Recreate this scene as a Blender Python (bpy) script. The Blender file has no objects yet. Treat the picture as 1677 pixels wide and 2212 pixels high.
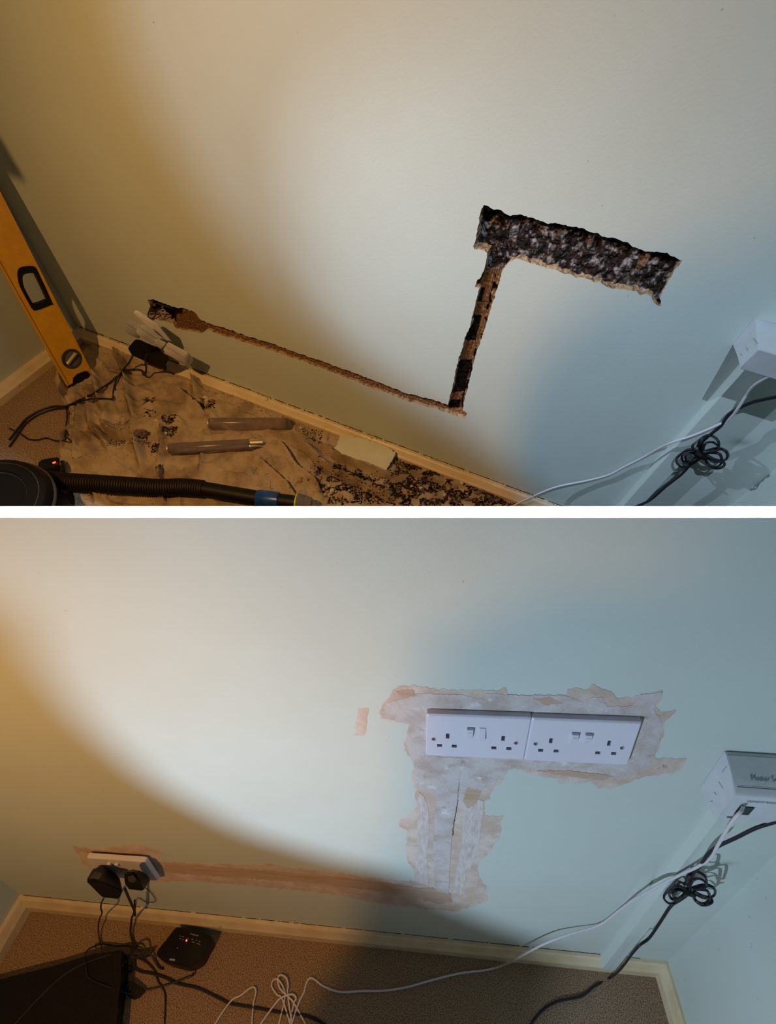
import bpy, bmesh, math, random
import numpy as np
from mathutils import Vector, Matrix, noise
from mathutils.geometry import delaunay_2d_cdt
rnd = random.Random(7)
PI = math.pi
F = 1000.0; CX, CY = 838.5, 1106.0

# ------------------------------------------------------------------ poses
# two corners of one room, each with its own frame: x along the back wall, d out of the wall, z up
def _rot(v):
    v = np.array(v, float); a = np.linalg.norm(v); k = v/a
    K = np.array([[0,-k[2],k[1]],[k[2],0,-k[0]],[-k[1],k[0],0]])
    return np.eye(3)+math.sin(a)*K+(1-math.cos(a))*K@K
_B = np.array([[1,0,0],[0,0,-1],[0,-1,0]], float)
class Room:
    def __init__(s, w, C):
        R = _rot(w)@_B                      # rows: right, down, forward in (x, d, z)
        s.C = np.array(C, float); s.R = R
        s.Rb = R*np.array([1,-1,1])         # same in (x, -d, z), right handed
        s.Cb = s.C*np.array([1,-1,1])
        s.keep = 1
    def dir(s, px, py): return s.R.T@np.array([(px-CX)/F, (py-CY)/F, 1])
    def on(s, px, py, ax, val):
        d = s.dir(px, py); t = (val-s.C[ax])/d[ax]; return s.C+d*t
    def w(s, px, py, d=0.0): return s.on(px, py, 1, d)      # point on a plane parallel to the back wall
    def f(s, px, py, z=0.0): return s.on(px, py, 2, z)      # point at height z
    def r(s, px, py, x): return s.on(px, py, 0, x)
    def proj(s, P):
        q = (np.asarray(P, float)-s.C)@s.R.T
        return q[..., :2]/q[..., 2:]*F+np.array([CX, CY])
U = Room((0.9734,0.3424,0.2606), (0.1611,0.7485,0.9316))
L = Room((0.5884,0.0950,-0.0095), (0.0960,0.3914,1.6421))
U.xl, U.xr, U.h, U.t, U.xt = -1.0919, 0.6230, 0.0335, 0.0241, 0.4525
L.xl, L.xr, L.h, L.t, L.xt = -1.0376, 0.6995, 0.0608, 0.0190, 0.5383
# the lower corner stands upright in the world; the upper one is set above the divider board
def cam_world():
    M = np.eye(4); Rb = L.Rb
    M[:3,0] = Rb[0]; M[:3,1] = -Rb[1]; M[:3,2] = -Rb[2]; M[:3,3] = L.Cb
    return M
L.M = Matrix.Identity(4)
_A = np.eye(4); _A[:3,:3] = L.Rb.T@U.Rb; _A[:3,3] = L.Cb-_A[:3,:3]@U.Cb
U.M = Matrix(_A.tolist())
L.sign, U.sign = 1, -1      # which side of the divider plane is kept (camera-down positive)
def cpt(x, up, fwd):        # a point given right / up / forward of the viewing position, in world space
    return Vector((L.Cb+L.Rb.T@np.array([x, -up, fwd])).tolist())

# ------------------------------------------------------------------ camera, world, lights, exposure
scn = bpy.context.scene
cam_d = bpy.data.cameras.new('camera'); cam = bpy.data.objects.new('camera', cam_d)
scn.collection.objects.link(cam); cam.matrix_world = Matrix(cam_world().tolist())
cam_d.sensor_fit = 'HORIZONTAL'; cam_d.sensor_width = 36.0; cam_d.lens = 36.0*F/1677.0
cam_d.clip_start = 0.01; cam_d.clip_end = 50
scn.camera = cam
scn.view_settings.view_transform = 'Standard'; scn.view_settings.look = 'None'
scn.view_settings.exposure = 0.0; scn.view_settings.gamma = 1.0
scn.view_settings.use_curve_mapping = False
world = bpy.data.worlds.new('world'); scn.world = world; world.use_nodes = True
bg = world.node_tree.nodes['Background']; bg.inputs[0].default_value = (0.80,0.86,1.0,1); bg.inputs[1].default_value = 0.025

def toW(room, P):
    P = np.asarray(P, float); return room.M@Vector((P[0], -P[1], P[2]))
def spot(name, room, src, target, power, color, size_deg, blend, radius):
    l = bpy.data.lights.new(name, 'SPOT'); l.energy = power; l.color = color
    l.spot_size = math.radians(size_deg); l.spot_blend = blend; l.shadow_soft_size = radius
    o = bpy.data.objects.new(name, l); scn.collection.objects.link(o)
    a = toW(room, src); b = toW(room, target)
    o.matrix_world = Matrix.Translation(a)@(b-a).to_track_quat('-Z','Y').to_matrix().to_4x4()
    return o
WARM = (1.0,0.47,0.125); COOL = (0.62,0.78,1.0)
# each corner is lit by a warm bulb and by pale daylight; an unseen flap added near each lamp throws the soft edged shadow seen on the wall.
# 'shade' is the outline on the wall where that light does not arrive.
LAMPS = [
 dict(name='warm_lamp', room=U, src=(-0.48,0.90,1.36), target=(-0.22,0,0.04), power=45, color=(1.0,0.51,0.155), size=100, blend=1.0, radius=0.010, s=0.16,
      shade=[(1900,400),(1660,500),(1520,535),(1400,585),(1270,650),(1180,740),(1135,830),(1110,930),(1115,1040),('r',.33,0),('r',.35,-1.2),('r',2,-1.2),('r',2,.5)]),
 dict(name='daylight_lamp', room=U, src=(0.20,1.12,2.05), target=(-0.10,0,-0.75), power=84, color=COOL, size=78, blend=1.0, radius=0.005, s=0.078,
      shade=[(-500,-400),(215,-400),(250,44),(315,200),(390,340),(475,480),(575,600),(690,710),(820,815),(960,900),(1100,1010),('r',.33,0),('r',.42,-1.2),('r',-3,-1.2),('r',-3,.6)]),
 dict(name='daylight_lamp', room=U, src=(-0.80,0.46,0.97), target=(0.72,0,0.0), power=38, color=COOL, size=54, blend=1.0, radius=0.003, s=0.05, tag='added low ',  # extra daylight lamp, added to fill the right side and soften shadows
      shade=[('r',-1.25,1.6),(215,-400),(250,44),(315,200),(390,340),(475,480),(575,600),(690,710),(820,815),(960,900),(1100,1010),('r',.33,0),('r',.42,-.8),('r',-1.25,-.8)]),
 dict(name='warm_lamp', room=L, src=(-0.65,0.95,1.58), target=(-0.3,0,0.50), power=42, color=WARM, size=112, blend=1.0, radius=0.010, s=0.16,
      shade=[(1525,1060),(1510,1240),(1485,1262),(1112,1275),(1085,1335),(962,1355),(927,1420),(897,1560),(882,1750),(840,1860),(778,1920),(765,2080),('r',-.01,-.9),('r',2.5,-.9),('r',2.5,1.6)]),
 dict(name='daylight_lamp', room=L, src=(-0.58,1.14,0.76), target=(0.40,0,0.58), power=60, color=COOL, size=134, blend=1.0, radius=0.014, s=0.16,
      shade=[(-300,1240),(20,1310),(95,1450),(190,1570),(330,1690),(520,1795),(700,1850),(860,1885),(980,1965),(1200,2050),('r',.50,-.05),('r',.62,-.9),('r',-3,-.9),('r',-3,1.2)]),
]
LAMPS.sort(key=lambda v: 'tag' in v)
for v in LAMPS: spot(v['name'], v['room'], v['src'], v['target'], v['power'], v['color'], v['size'], v['blend'], v['radius'])

# added strip light, there only to whiten the front edge of the divider board
_l = bpy.data.lights.new('board_edge_fill', 'AREA'); _l.shape = 'RECTANGLE'; _l.size = 0.55; _l.size_y = 0.02; _l.energy = 0.9; _l.color = (1.0,0.97,0.94); _l.spread = math.radians(28)
_o = bpy.data.objects.new('board_edge_fill', _l); scn.collection.objects.link(_o)
_a, _b = cpt(0, 0.55, -0.07), cpt(0, 0, 0.25); _z = (_a-_b).normalized(); _x = (cpt(1,0,0)-cpt(0,0,0)).normalized(); _y = _z.cross(_x)
_o.matrix_world = Matrix.Translation(_a)@Matrix((_x,_y,_z)).transposed().to_4x4()

# ------------------------------------------------------------------ mesh helpers
def link(o): scn.collection.objects.link(o)
def new_obj(name, bm, m, room, base=(0,0,0), parent=None, smooth=False, clip=True):
    """bm holds room coordinates (x, d, z); base is the thing's origin in the same frame"""
    for v in bm.verts: v.co = Vector((v.co.x, -v.co.y, v.co.z))
    if clip and len(bm.verts):
        n = Vector((room.Rb[1]*room.sign).tolist()); c = Vector(room.Cb.tolist())
        if any((v.co-c).dot(n) < 0 for v in bm.verts):
            bmesh.ops.bisect_plane(bm, geom=bm.verts[:]+bm.edges[:]+bm.faces[:], plane_co=c, plane_no=n, clear_inner=True)
    b = Vector((base[0], -base[1], base[2]))
    for v in bm.verts: v.co -= b
    bmesh.ops.recalc_face_normals(bm, faces=bm.faces[:])
    me = bpy.data.meshes.new(name); bm.to_mesh(me); bm.free()
    ms = m if isinstance(m, (list, tuple)) else [m]
    for x in ms: me.materials.append(x)
    if smooth:
        me.shade_smooth()
        try: me.set_sharp_from_angle(angle=math.radians(38))
        except Exception: pass
    o = bpy.data.objects.new(name, me); link(o)
    if parent is None: o.matrix_world = room.M@Matrix.Translation(b)
    else: o.parent = parent
    return o
def tag(o, label=None, cat=None, group=None, kind=None):
    if label: o['label'] = label
    if cat: o['category'] = cat
    if group: o['group'] = group
    if kind: o['kind'] = kind
    return o
def thing(name, label, cat, room, base, group=None):
    o = bpy.data.objects.new(name, None); o.empty_display_size = 0.02; link(o)
    o.matrix_world = room.M@Matrix.Translation(Vector((base[0], -base[1], base[2])))
    o['_b'] = list(map(float, base)); return tag(o, label, cat, group)
def part(name, bm, m, room, th, smooth=False): 
    return new_obj(name, bm, m, room, th['_b'], th, smooth)
def V(p): return Vector((float(p[0]), float(p[1]), float(p[2])))
def add_box(bm, lo, hi, bev=0):
    x0,y0,z0 = lo; x1,y1,z1 = hi
    vs = [bm.verts.new((x,y,z)) for x in (x0,x1) for y in (y0,y1) for z in (z0,z1)]
    fs = []
    for q in ((0,1,3,2),(4,6,7,5),(0,4,5,1),(2,3,7,6),(0,2,6,4),(1,5,7,3)): fs.append(bm.faces.new([vs[i] for i in q]))
    if bev: bmesh.ops.bevel(bm, geom=list({e for f in fs for e in f.edges}), offset=bev, segments=2, affect='EDGES')
    return bm
def hull(pts, bev=0.0, seg=2):
    bm = bmesh.new(); vs = [bm.verts.new(V(p)) for p in pts]
    r = bmesh.ops.convex_hull(bm, input=vs)
    bmesh.ops.delete(bm, geom=list({e for e in r['geom_interior']+r['geom_unused'] if isinstance(e, bmesh.types.BMVert)}), context='VERTS')
    bmesh.ops.dissolve_limit(bm, angle_limit=0.12, verts=bm.verts[:], edges=bm.edges[:])
    if bev:
        es = [e for e in bm.edges if len(e.link_faces)==2 and e.calc_face_angle(0) > 0.3]
        bmesh.ops.bevel(bm, geom=es, offset=bev, segments=seg, affect='EDGES', clamp_overlap=True)
    return bm
def prism(bm, pts, off):
    """closed outline pts (3-D, planar) extruded by off"""
    a = [bm.verts.new(V(p)) for p in pts]; b = [bm.verts.new(V(p)+V(off)) for p in pts]
    n = len(a)
    for i in range(n): bm.faces.new((a[i], a[(i+1)%n], b[(i+1)%n], b[i]))
    for ring in (a, b):
        es = [bm.edges.get((ring[i], ring[(i+1)%n])) for i in range(n)]
        bmesh.ops.triangle_fill(bm, edges=es, use_beauty=True)
    return bm
def smooth_path(pts, step=0.004, closed=False):
    P = [np.array(p, float) for p in pts]; out = []
    n = len(P); rng = range(n if closed else n-1)
    for i in rng:
        p0 = P[(i-1)%n] if (closed or i>0) else P[0]*2-P[1]
        p1 = P[i]; p2 = P[(i+1)%n]
        p3 = P[(i+2)%n] if (closed or i+2<n) else P[-1]*2-P[-2]
        k = max(2, int(np.linalg.norm(p2-p1)/step))
        for j in range(k):
            t = j/k
            out.append(0.5*((2*p1)+(-p0+p2)*t+(2*p0-5*p1+4*p2-p3)*t*t+(-p0+3*p1-3*p2+p3)*t**3))
    if not closed: out.append(P[-1])
    return out
def tube(bm, path, r, n=8, caps=True, closed=False, flat=1.0, rfun=None):
    pts = [V(p) for p in path]; m = len(pts); rings = []
    t0 = (pts[1]-pts[0]).normalized(); up = Vector((0,0,1)) if abs(t0.z)<.9 else Vector((1,0,0))
    nrm = (up-t0*up.dot(t0)).normalized()
    for i, p in enumerate(pts):
        if closed: t = (pts[(i+1)%m]-pts[i-1])
        else: t = (pts[min(i+1,m-1)]-pts[max(i-1,0)])
        t = t.normalized() if t.length>1e-9 else t0
        nrm = nrm-t*nrm.dot(t)
        nrm = nrm.normalized() if nrm.length>1e-6 else t.orthogonal().normalized()
        b = t.cross(nrm); rr = r if rfun is None else rfun(i/(m-1), i)
        rings.append([bm.verts.new(p+nrm*(rr*math.cos(2*PI*k/n))+b*(rr*flat*math.sin(2*PI*k/n))) for k in range(n)])
        t0 = t
    for i in range(m if closed else m-1):
        a, b = rings[i], rings[(i+1)%m]
        for k in range(n): bm.faces.new((a[k], a[(k+1)%n], b[(k+1)%n], b[k]))
    if caps and not closed: bm.faces.new(rings[0][::-1]); bm.faces.new(rings[-1])
    return bm
def text_tris(s, size, font_scale=1.0):
    cu = bpy.data.curves.new('txt', 'FONT'); cu.body = s; cu.size = size; cu.resolution_u = 3
    o = bpy.data.objects.new('txt', cu); link(o)
    dg = bpy.context.evaluated_depsgraph_get(); me = o.evaluated_get(dg).to_mesh()
    vs = [(v.co.x, v.co.y) for v in me.vertices]; fs = [tuple(p.vertices) for p in me.polygons]
    o.evaluated_get(dg).to_mesh_clear(); bpy.data.objects.remove(o); bpy.data.curves.remove(cu)
    return vs, fs
def inpoly(P, poly):
    P = np.asarray(P, float); x, y = P[:,0], P[:,1]; r = np.zeros(len(P), bool); n = len(poly)
    for i in range(n):
        x0,y0 = poly[i]; x1,y1 = poly[(i+1)%n]
        if y0==y1: continue
        c = ((y0>y)!=(y1>y))&(x < (x1-x0)*(y-y0)/(y1-y0)+x0); r ^= c
    return r
def segdist(P, line):
    """unsigned distance, signed side, arclength fraction to a polyline, vectorised"""
    best = np.full(len(P), 1e9); side = np.zeros(len(P)); fr = np.zeros(len(P)); n = len(line)-1
    for i in range(n):
        a = np.array(line[i]); b = np.array(line[i+1]); ab = b-a; l2 = ab@ab+1e-12
        t = np.clip(((P-a)@ab)/l2, 0, 1); q = a+t[:,None]*ab; dv = P-q; d = np.hypot(dv[:,0], dv[:,1])
        m = d<best; best[m] = d[m]; side[m] = (ab[0]*dv[:,1]-ab[1]*dv[:,0])[m]; fr[m] = ((i+t)/n)[m]
    return best, np.sign(side), fr
def jag(pts, amp, sub, seed=1, closed=True):
    """rough up a 2-D outline"""
    r = random.Random(seed); out = []; n = len(pts)
    for i in range(n if closed else n-1):
        a = np.array(pts[i], float); b = np.array(pts[(i+1)%n], float); L_ = np.linalg.norm(b-a)
        k = max(1, int(L_/sub)); nn = np.array([-(b-a)[1], (b-a)[0]])/(L_+1e-9)
        for j in range(k):
            o = 0 if j==0 else r.uniform(-amp, amp); out.append(tuple(a+(b-a)*j/k+nn*o))
    return out

# ------------------------------------------------------------------ materials
def lin(r, g, b):
    f = lambda c: (c/255/12.92) if c/255<=0.04045 else ((c/255+0.055)/1.055)**2.4
    return (f(r), f(g), f(b), 1)
def mat(name, col, rough=0.6, spec=0.3, var=None, vscale=20, vdetail=4, bump=0, bscale=200, bdetail=4, metal=0, stretch=None, vrange=(0.35,0.65), trans=0, emit=None, estr=0, attr=None, extra=None, coat=0, ior=1.45):
    m = bpy.data.materials.new(name); m.use_nodes = True; nt = m.node_tree; N = nt.nodes; Lk = nt.links
    b = N['Principled BSDF']; b.inputs['Roughness'].default_value = rough; b.inputs['Metallic'].default_value = metal
    b.inputs['Specular IOR Level'].default_value = spec; b.inputs['Base Color'].default_value = col
    b.inputs['IOR'].default_value = ior
    if trans: b.inputs['Transmission Weight'].default_value = trans
    if coat: b.inputs['Coat Weight'].default_value = coat
    if emit: b.inputs['Emission Color'].default_value = emit; b.inputs['Emission Strength'].default_value = estr
    tc = N.new('ShaderNodeTexCoord'); vec = tc.outputs['Object']
    if stretch:
        mp = N.new('ShaderNodeMapping'); mp.inputs['Scale'].default_value = stretch; Lk.new(vec, mp.inputs[0]); vec = mp.outputs[0]
    cur = None
    if attr:
        a = N.new('ShaderNodeVertexColor'); a.layer_name = attr; cur = a.outputs['Color']
    layers = ([(var, vscale, vdetail, vrange)] if var else [])+(extra or [])
    for (c2, sc, de, rg) in layers:
        n = N.new('ShaderNodeTexNoise'); n.inputs['Scale'].default_value = sc; n.inputs['Detail'].default_value = de; n.inputs['Roughness'].default_value = 0.6
        Lk.new(vec, n.inputs['Vector'])
        mr = N.new('ShaderNodeMapRange'); mr.inputs[1].default_value = rg[0]; mr.inputs[2].default_value = rg[1]; Lk.new(n.outputs[0], mr.inputs[0])
        mx = N.new('ShaderNodeMix'); mx.data_type = 'RGBA'; Lk.new(mr.outputs[0], mx.inputs[0])
        if cur is None: mx.inputs[6].default_value = col
        else: Lk.new(cur, mx.inputs[6])
        mx.inputs[7].default_value = c2; cur = mx.outputs[2]
    if cur is not None: Lk.new(cur, b.inputs['Base Color'])
    if bump:
        n = N.new('ShaderNodeTexNoise'); n.inputs['Scale'].default_value = bscale; n.inputs['Detail'].default_value = bdetail
        Lk.new(vec, n.inputs['Vector'])
        bp = N.new('ShaderNodeBump'); bp.inputs['Strength'].default_value = bump; bp.inputs['Distance'].default_value = 0.002
        Lk.new(n.outputs[0], bp.inputs['Height']); Lk.new(bp.outputs[0], b.inputs['Normal'])
    return m
M = {}
M['wall'] = mat('mint_paint', (0.56,0.65,0.61,1), 0.55, 0.35, var=(0.54,0.61,0.56,1), vscale=3, bump=0.10, bscale=260,
                extra=[((0.30,0.27,0.20,1), 95, 2, (0.735,0.80))])
def wall_with_spot(name, c, sx, sz, ang):
    """the wall paint with one soft darker spot centred at c (object space)"""
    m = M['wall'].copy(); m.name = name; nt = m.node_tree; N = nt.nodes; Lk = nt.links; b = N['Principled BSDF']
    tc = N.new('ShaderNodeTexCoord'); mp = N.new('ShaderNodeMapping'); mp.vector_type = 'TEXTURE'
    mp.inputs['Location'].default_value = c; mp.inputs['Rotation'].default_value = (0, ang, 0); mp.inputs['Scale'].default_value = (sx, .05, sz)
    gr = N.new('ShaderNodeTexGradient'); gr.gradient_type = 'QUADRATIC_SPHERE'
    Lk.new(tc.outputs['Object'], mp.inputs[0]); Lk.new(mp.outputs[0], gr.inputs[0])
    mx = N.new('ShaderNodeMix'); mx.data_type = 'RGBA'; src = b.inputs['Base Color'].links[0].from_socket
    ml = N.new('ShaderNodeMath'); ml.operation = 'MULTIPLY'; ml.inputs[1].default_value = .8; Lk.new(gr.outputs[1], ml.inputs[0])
    Lk.new(ml.outputs[0], mx.inputs[0]); Lk.new(src, mx.inputs[6]); mx.inputs[7].default_value = (0.20,0.25,0.22,1); Lk.new(mx.outputs[2], b.inputs['Base Color'])  # blends to a darker grey green towards the centre
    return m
_p = U.w(1600,955); M['wall_u'] = wall_with_spot('mint_paint_upper', (_p[0], 0, _p[2]), .034, .020, -.3)
_p = L.w(1568,1866); M['wall_l'] = wall_with_spot('mint_paint_lower', (_p[0], 0, _p[2]), .030, .018, -.3)
M['board'] = mat('white_board', (0.93,0.93,0.93,1), 0.5)
M['board_dark'] = mat('dark_board_face', (0.06,0.055,0.05,1), 0.95, 0.0)  # dark board faces, chosen to cut bounced light
M['skirt'] = mat('cream_gloss', (0.72,0.62,0.42,1), 0.35, 0.5, var=(0.62,0.50,0.30,1), vscale=14, bump=0.15, bscale=60,
                 extra=[((0.30,0.20,0.09,1), 38, 5, (0.66,0.72))])
M['carpet'] = mat('carpet', (0.40,0.28,0.18,1), 0.95, 0.05, var=(0.13,0.085,0.055,1), vscale=390, vdetail=3, vrange=(0.42,0.60), bump=1.0, bscale=390,
                  extra=[((0.60,0.46,0.32,1), 750, 2, (0.60,0.72))])
M['cloth'] = mat('canvas', (0.42,0.33,0.22,1), 0.9, 0.05, var=(0.20,0.14,0.085,1), vscale=15, vdetail=8, vrange=(0.44,0.70), bump=0.35, bscale=700,
                 extra=[((0.05,0.035,0.02,1), 120, 4, (0.68,0.74))])
M['rubble'] = mat('rubble', (0.10,0.08,0.075,1), 0.85, 0.3, bump=0.9, bscale=330, attr='Col',
                  extra=[((0.33,0.30,0.30,1), 85, 9, (0.50,0.64)), ((0.16,0.10,0.07,1), 60, 6, (0.56,0.70)), ((0.015,0.012,0.012,1), 95, 8, (0.52,0.62))])
M['plaster'] = mat('old_plaster', (0.50,0.37,0.22,1), 0.9, 0.1, bump=1.0, bscale=420, var=(0.20,0.13,0.07,1), vscale=110, vdetail=8, vrange=(0.44,0.64))
M['plaster_c'] = mat('channel_plaster', (0.40,0.31,0.22,1), 0.9, 0.1, bump=0.8, bscale=260, attr='Col',
                     extra=[((0.05,0.035,0.025,1), 170, 6, (0.60,0.68))])
M['dirt'] = mat('dirt', (0.05,0.04,0.025,1), 0.95, 0.05)
M['grit'] = mat('grit', (0.12,0.09,0.06,1), 0.9, 0.15, attr='Col')
M['stone'] = mat('stone', (0.20,0.16,0.12,1), 0.9, 0.15, var=(0.10,0.08,0.06,1), vscale=120, bump=0.6, bscale=400)
M['stone_t'] = mat('ochre_stone', (0.46,0.27,0.10,1), 0.9, 0.15, var=(0.30,0.17,0.07,1), vscale=120, bump=0.5, bscale=400)
M['stone_w'] = mat('pale_stone', (0.62,0.58,0.48,1), 0.9, 0.15, var=(0.4,0.34,0.25,1), vscale=150, bump=0.4, bscale=400)
M['white'] = mat('white_plastic', (0.74,0.73,0.76,1), 0.32, 0.45)
M['socketw'] = mat('socket_plastic', (0.66,0.66,0.74,1), 0.28, 0.45)
M['boxw'] = mat('off_white_plastic', (0.60,0.63,0.66,1), 0.4, 0.4, var=(0.54,0.57,0.58,1), vscale=25)
M['black'] = mat('black_plastic', (0.007,0.0065,0.0065,1), 0.5, 0.25)
M['cableb'] = mat('black_cable', (0.014,0.015,0.022,1), 0.5, 0.4)
M['cablew'] = mat('white_cable', (0.62,0.60,0.62,1), 0.45, 0.35)
M['yellow'] = mat('yellow_paint', (0.72,0.38,0.02,1), 0.35, 0.45, var=(0.62,0.31,0.02,1), vscale=30, extra=[((0.25,0.10,0.01,1), 60, 4, (0.72,0.76))])
M['yellow_d'] = mat('yellow_edge', (0.62,0.35,0.03,1), 0.4, 0.4)
M['hose'] = mat('hose_rubber', (0.016,0.011,0.010,1), 0.55, 0.3)
M['blue'] = mat('blue_tape', (0.012,0.085,0.36,1), 0.3, 0.5, var=(0.01,0.05,0.24,1), vscale=60)
M['lime'] = mat('lime_ring', (0.50,0.52,0.02,1), 0.4, 0.4)
M['clear'] = mat('smoky_clear_plastic', (0.80,0.70,0.66,1), 0.10, 0.5, trans=0.88, ior=1.15, var=(0.60,0.50,0.46,1), vscale=40)
M['steel'] = mat('steel', (0.38,0.35,0.31,1), 0.45, 0.5, metal=0.6)
M['mesh'] = mat('speaker_cloth', (0.016,0.014,0.012,1), 0.8, 0.2)
M['dkgrey'] = mat('dark_grey', (0.05,0.05,0.055,1), 0.5, 0.3)
M['redled'] = mat('red_light', (0.9,0.05,0.02,1), 0.4, emit=(1,0.05,0.02,1), estr=6)
M['txt'] = mat('grey_print', (0.16,0.17,0.20,1), 0.6)
M['txtw'] = mat('pale_print', (0.5,0.48,0.45,1), 0.6)
M['brown'] = mat('hub_side', (0.035,0.020,0.018,1), 0.5, 0.3)
M['fil_t'] = mat('tan_filler', (0.53,0.42,0.345,1), 0.9, 0.1, var=(0.62,0.56,0.50,1), vscale=22, vdetail=8, vrange=(0.42,0.60), bump=0.5, bscale=200,
                 extra=[((0.36,0.22,0.13,1), 55, 8, (0.62,0.74))])
M['fil_g'] = mat('grey_filler', (0.56,0.53,0.52,1), 0.9, 0.1, var=(0.45,0.385,0.34,1), vscale=24, vdetail=9, vrange=(0.44,0.64), bump=0.5, bscale=190,
                 extra=[((0.38,0.25,0.17,1), 40, 9, (0.60,0.72)), ((0.72,0.70,0.68,1), 34, 9, (0.60,0.70))])
M['fil_w'] = mat('pale_filler', (0.63,0.59,0.57,1), 0.9, 0.1, var=(0.50,0.43,0.38,1), vscale=60, vdetail=8, vrange=(0.42,0.66), bump=0.6, bscale=250, stretch=(2.2,1,0.45))
M['fil_b'] = mat('brown_filler', (0.45,0.31,0.21,1), 0.9, 0.1, var=(0.53,0.42,0.34,1), vscale=24, vdetail=6, bump=0.4, bscale=160, stretch=(0.35,1,2.5))
M['teal'] = mat('deep_port', (0.01,0.03,0.035,1), 0.5)
M['green'] = mat('dust_grey', (0.28,0.31,0.29,1), 0.9)

# ------------------------------------------------------------------ added board standing for the white gap between corners; keeps their light apart
T = 0.25*12.5/F
bm = bmesh.new()
for lo, hi in (((-2.6,-T,0.25),(2.6,T,2.4)), ((-2.6,-T,-0.40),(-0.45,T,0.25)), ((0.45,-T,-0.40),(2.6,T,0.25)), ((-2.6,-T,-2.2),(2.6,T,-0.40))): add_box(bm, lo, hi)
for v in bm.verts: v.co = cpt(v.co.x, v.co.y, v.co.z)
me = bpy.data.meshes.new('added_divider_mesh'); bmesh.ops.recalc_face_normals(bm, faces=bm.faces[:])
_up = (cpt(0,1,0)-cpt(0,0,0)).normalized()
for f in bm.faces: f.material_index = 1 if abs(f.normal.dot(_up)) > .9 else 0
bm.to_mesh(me); bm.free(); me.materials.append(M['board']); me.materials.append(M['board_dark'])
o = bpy.data.objects.new('added_divider', me); link(o); tag(o, 'added long white board edge running between the upper and the lower room corner', 'trim', kind='structure')

# ------------------------------------------------------------------ flaps added to block and shape the lamp light (out of view, behind the viewing position)
for v in LAMPS:
    room, S = v['room'], np.array(v['src'], float)
    th = thing('light_blocker', ('added shadow-casting flap beside the %s, outside the picture' % (v.get('tag','')+v['name'].replace('_',' ')))+(' of the upper corner' if room is U else ' of the lower corner'), 'light blocker', room, S)
    P = [S+((np.array([p[1],0,p[2]]) if p[0]=='r' else room.w(p[0], p[1], 0))-S)*v['s'] for p in v['shade']]
    bm = bmesh.new(); prism(bm, P, (0, .002, 0))
    o = new_obj('flap', bm, M['black'], room, th['_b'], th, clip=False)
    # second flap: keeps this lamp's light on its own side of the divider
    if 'tag' in v: continue
    Sw = toW(room, S); Q = [cpt(x, 0, f_) for x, f_ in ((-.50,-.45),(.50,-.45),(.50,.31),(-.50,.31))]
    Q = [Sw+(q_-Sw)*.22 for q_ in Q]; inv = room.M.inverted()
    Q = [inv@q_ for q_ in Q]; Q = [np.array([q_.x, -q_.y, q_.z]) for q_ in Q]
    c_ = np.mean(Q, axis=0); nn_ = (c_-S)/np.linalg.norm(c_-S)*.002
    o = new_obj('flap', hull(Q+[q_+nn_ for q_ in Q]), M['black'], room, th['_b'], th, clip=False)

# ------------------------------------------------------------------ room shells
HOLE = [(1045,443),(1052,444),(1060,449),(1067,453),(1075,452),(1083,454),(1092,462),(1103,467),(1108,464),(1124,463),(1133,467),(1155,472),(1172,478),(1185,484),(1200,481),(1231,489),(1261,493),(1275,501),(1293.5,504),(1301.6,511),(1322,513),(1342,520),(1358,524),(1366.5,533),(1383,538),(1395,543.5),(1419,543.5),(1441.5,545.5),(1447.6,551.6),(1461,556.7),(1475,562.8),(1468,574),(1457.7,582),(1453.6,592),(1447.6,602),(1437.4,618.5),(1431,633),(1426,645),(1430,661),(1423,661),(1413,653),(1408,641),(1399,635),(1385,638),(1374.6,628.6),(1356,626.6),(1338,624.6),(1322,623.6),(1310,618.5),(1297.6,609.4),(1283,609.4),(1273,603),(1259,599),(1247,601),(1236.8,594),(1218.5,591),(1202,583),(1180,579),(1165,573.5),(1140,566),(1120,559),(1112,559),(1100,566),(1089.5,579),(1083,591),(1079,611),(1073,627),(1066,650),(1055.6,683),(1047.5,710.5),(1040.7,732),(1032.6,752.5),(1027,769),(1023,786),(1017.7,807),(1013.6,827),(1007,851.5),(1001.4,870.5),(1000,887),(1009.5,893),(1006.8,897.7),(1004,904.5),(985,897.7),(960.7,889.6),(940,881),(925.6,879),(900,871),(871,863.6),(840,850),(800,837),(755,818),(700,797),(640,775),(590,757),(530,740),(507,731),(471,722),(447.5,711.6),(435.6,720.5),(417.7,716),(396.8,713),(382,710),(373,698),(352,694),(331,688),(321,674),(325,662),(318,647.5),(331,646),(349,653.5),(370,662),(382,665),(400,667),(418,673),(427,682),(435.6,692),(456.5,699.7),(480,707),(507,716),(530,725),(590,743),(650,765),(700,782),(760,804),(820,826),(879,850),(929.5,861.6),(968,875),(970,866),(977,840.7),(983.7,807),(990.5,775.6),(998.6,754),(1004,729.5),(1013.6,710.5),(1019,691.5),(1024,670),(1031,640),(1036,623.6),(1026,620),(1032,604),(1039.5,598.6),(1046.6,580.7),(1052,557.5),(1053,546.7),(1046.6,541),(1036,538),(1025,538),(1022.5,531.5),(1027,521.6),(1029.6,505.5),(1036,477),(1036,468),(1039.5,455.5)]
HOLEJ = jag(HOLE, 1.3, 4.5, 3)
def hp(q, d=0.0): return U.w(q[0], q[1], d)
def wall_box(room, name, axis, lo, hi, label):
    bm = bmesh.new(); add_box(bm, lo, hi)
    o = new_obj(name, bm, M['wall_l'] if room is L and name=='wall_back' else M['wall'], room); tag(o, label, 'wall', kind='structure'); return o
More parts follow.
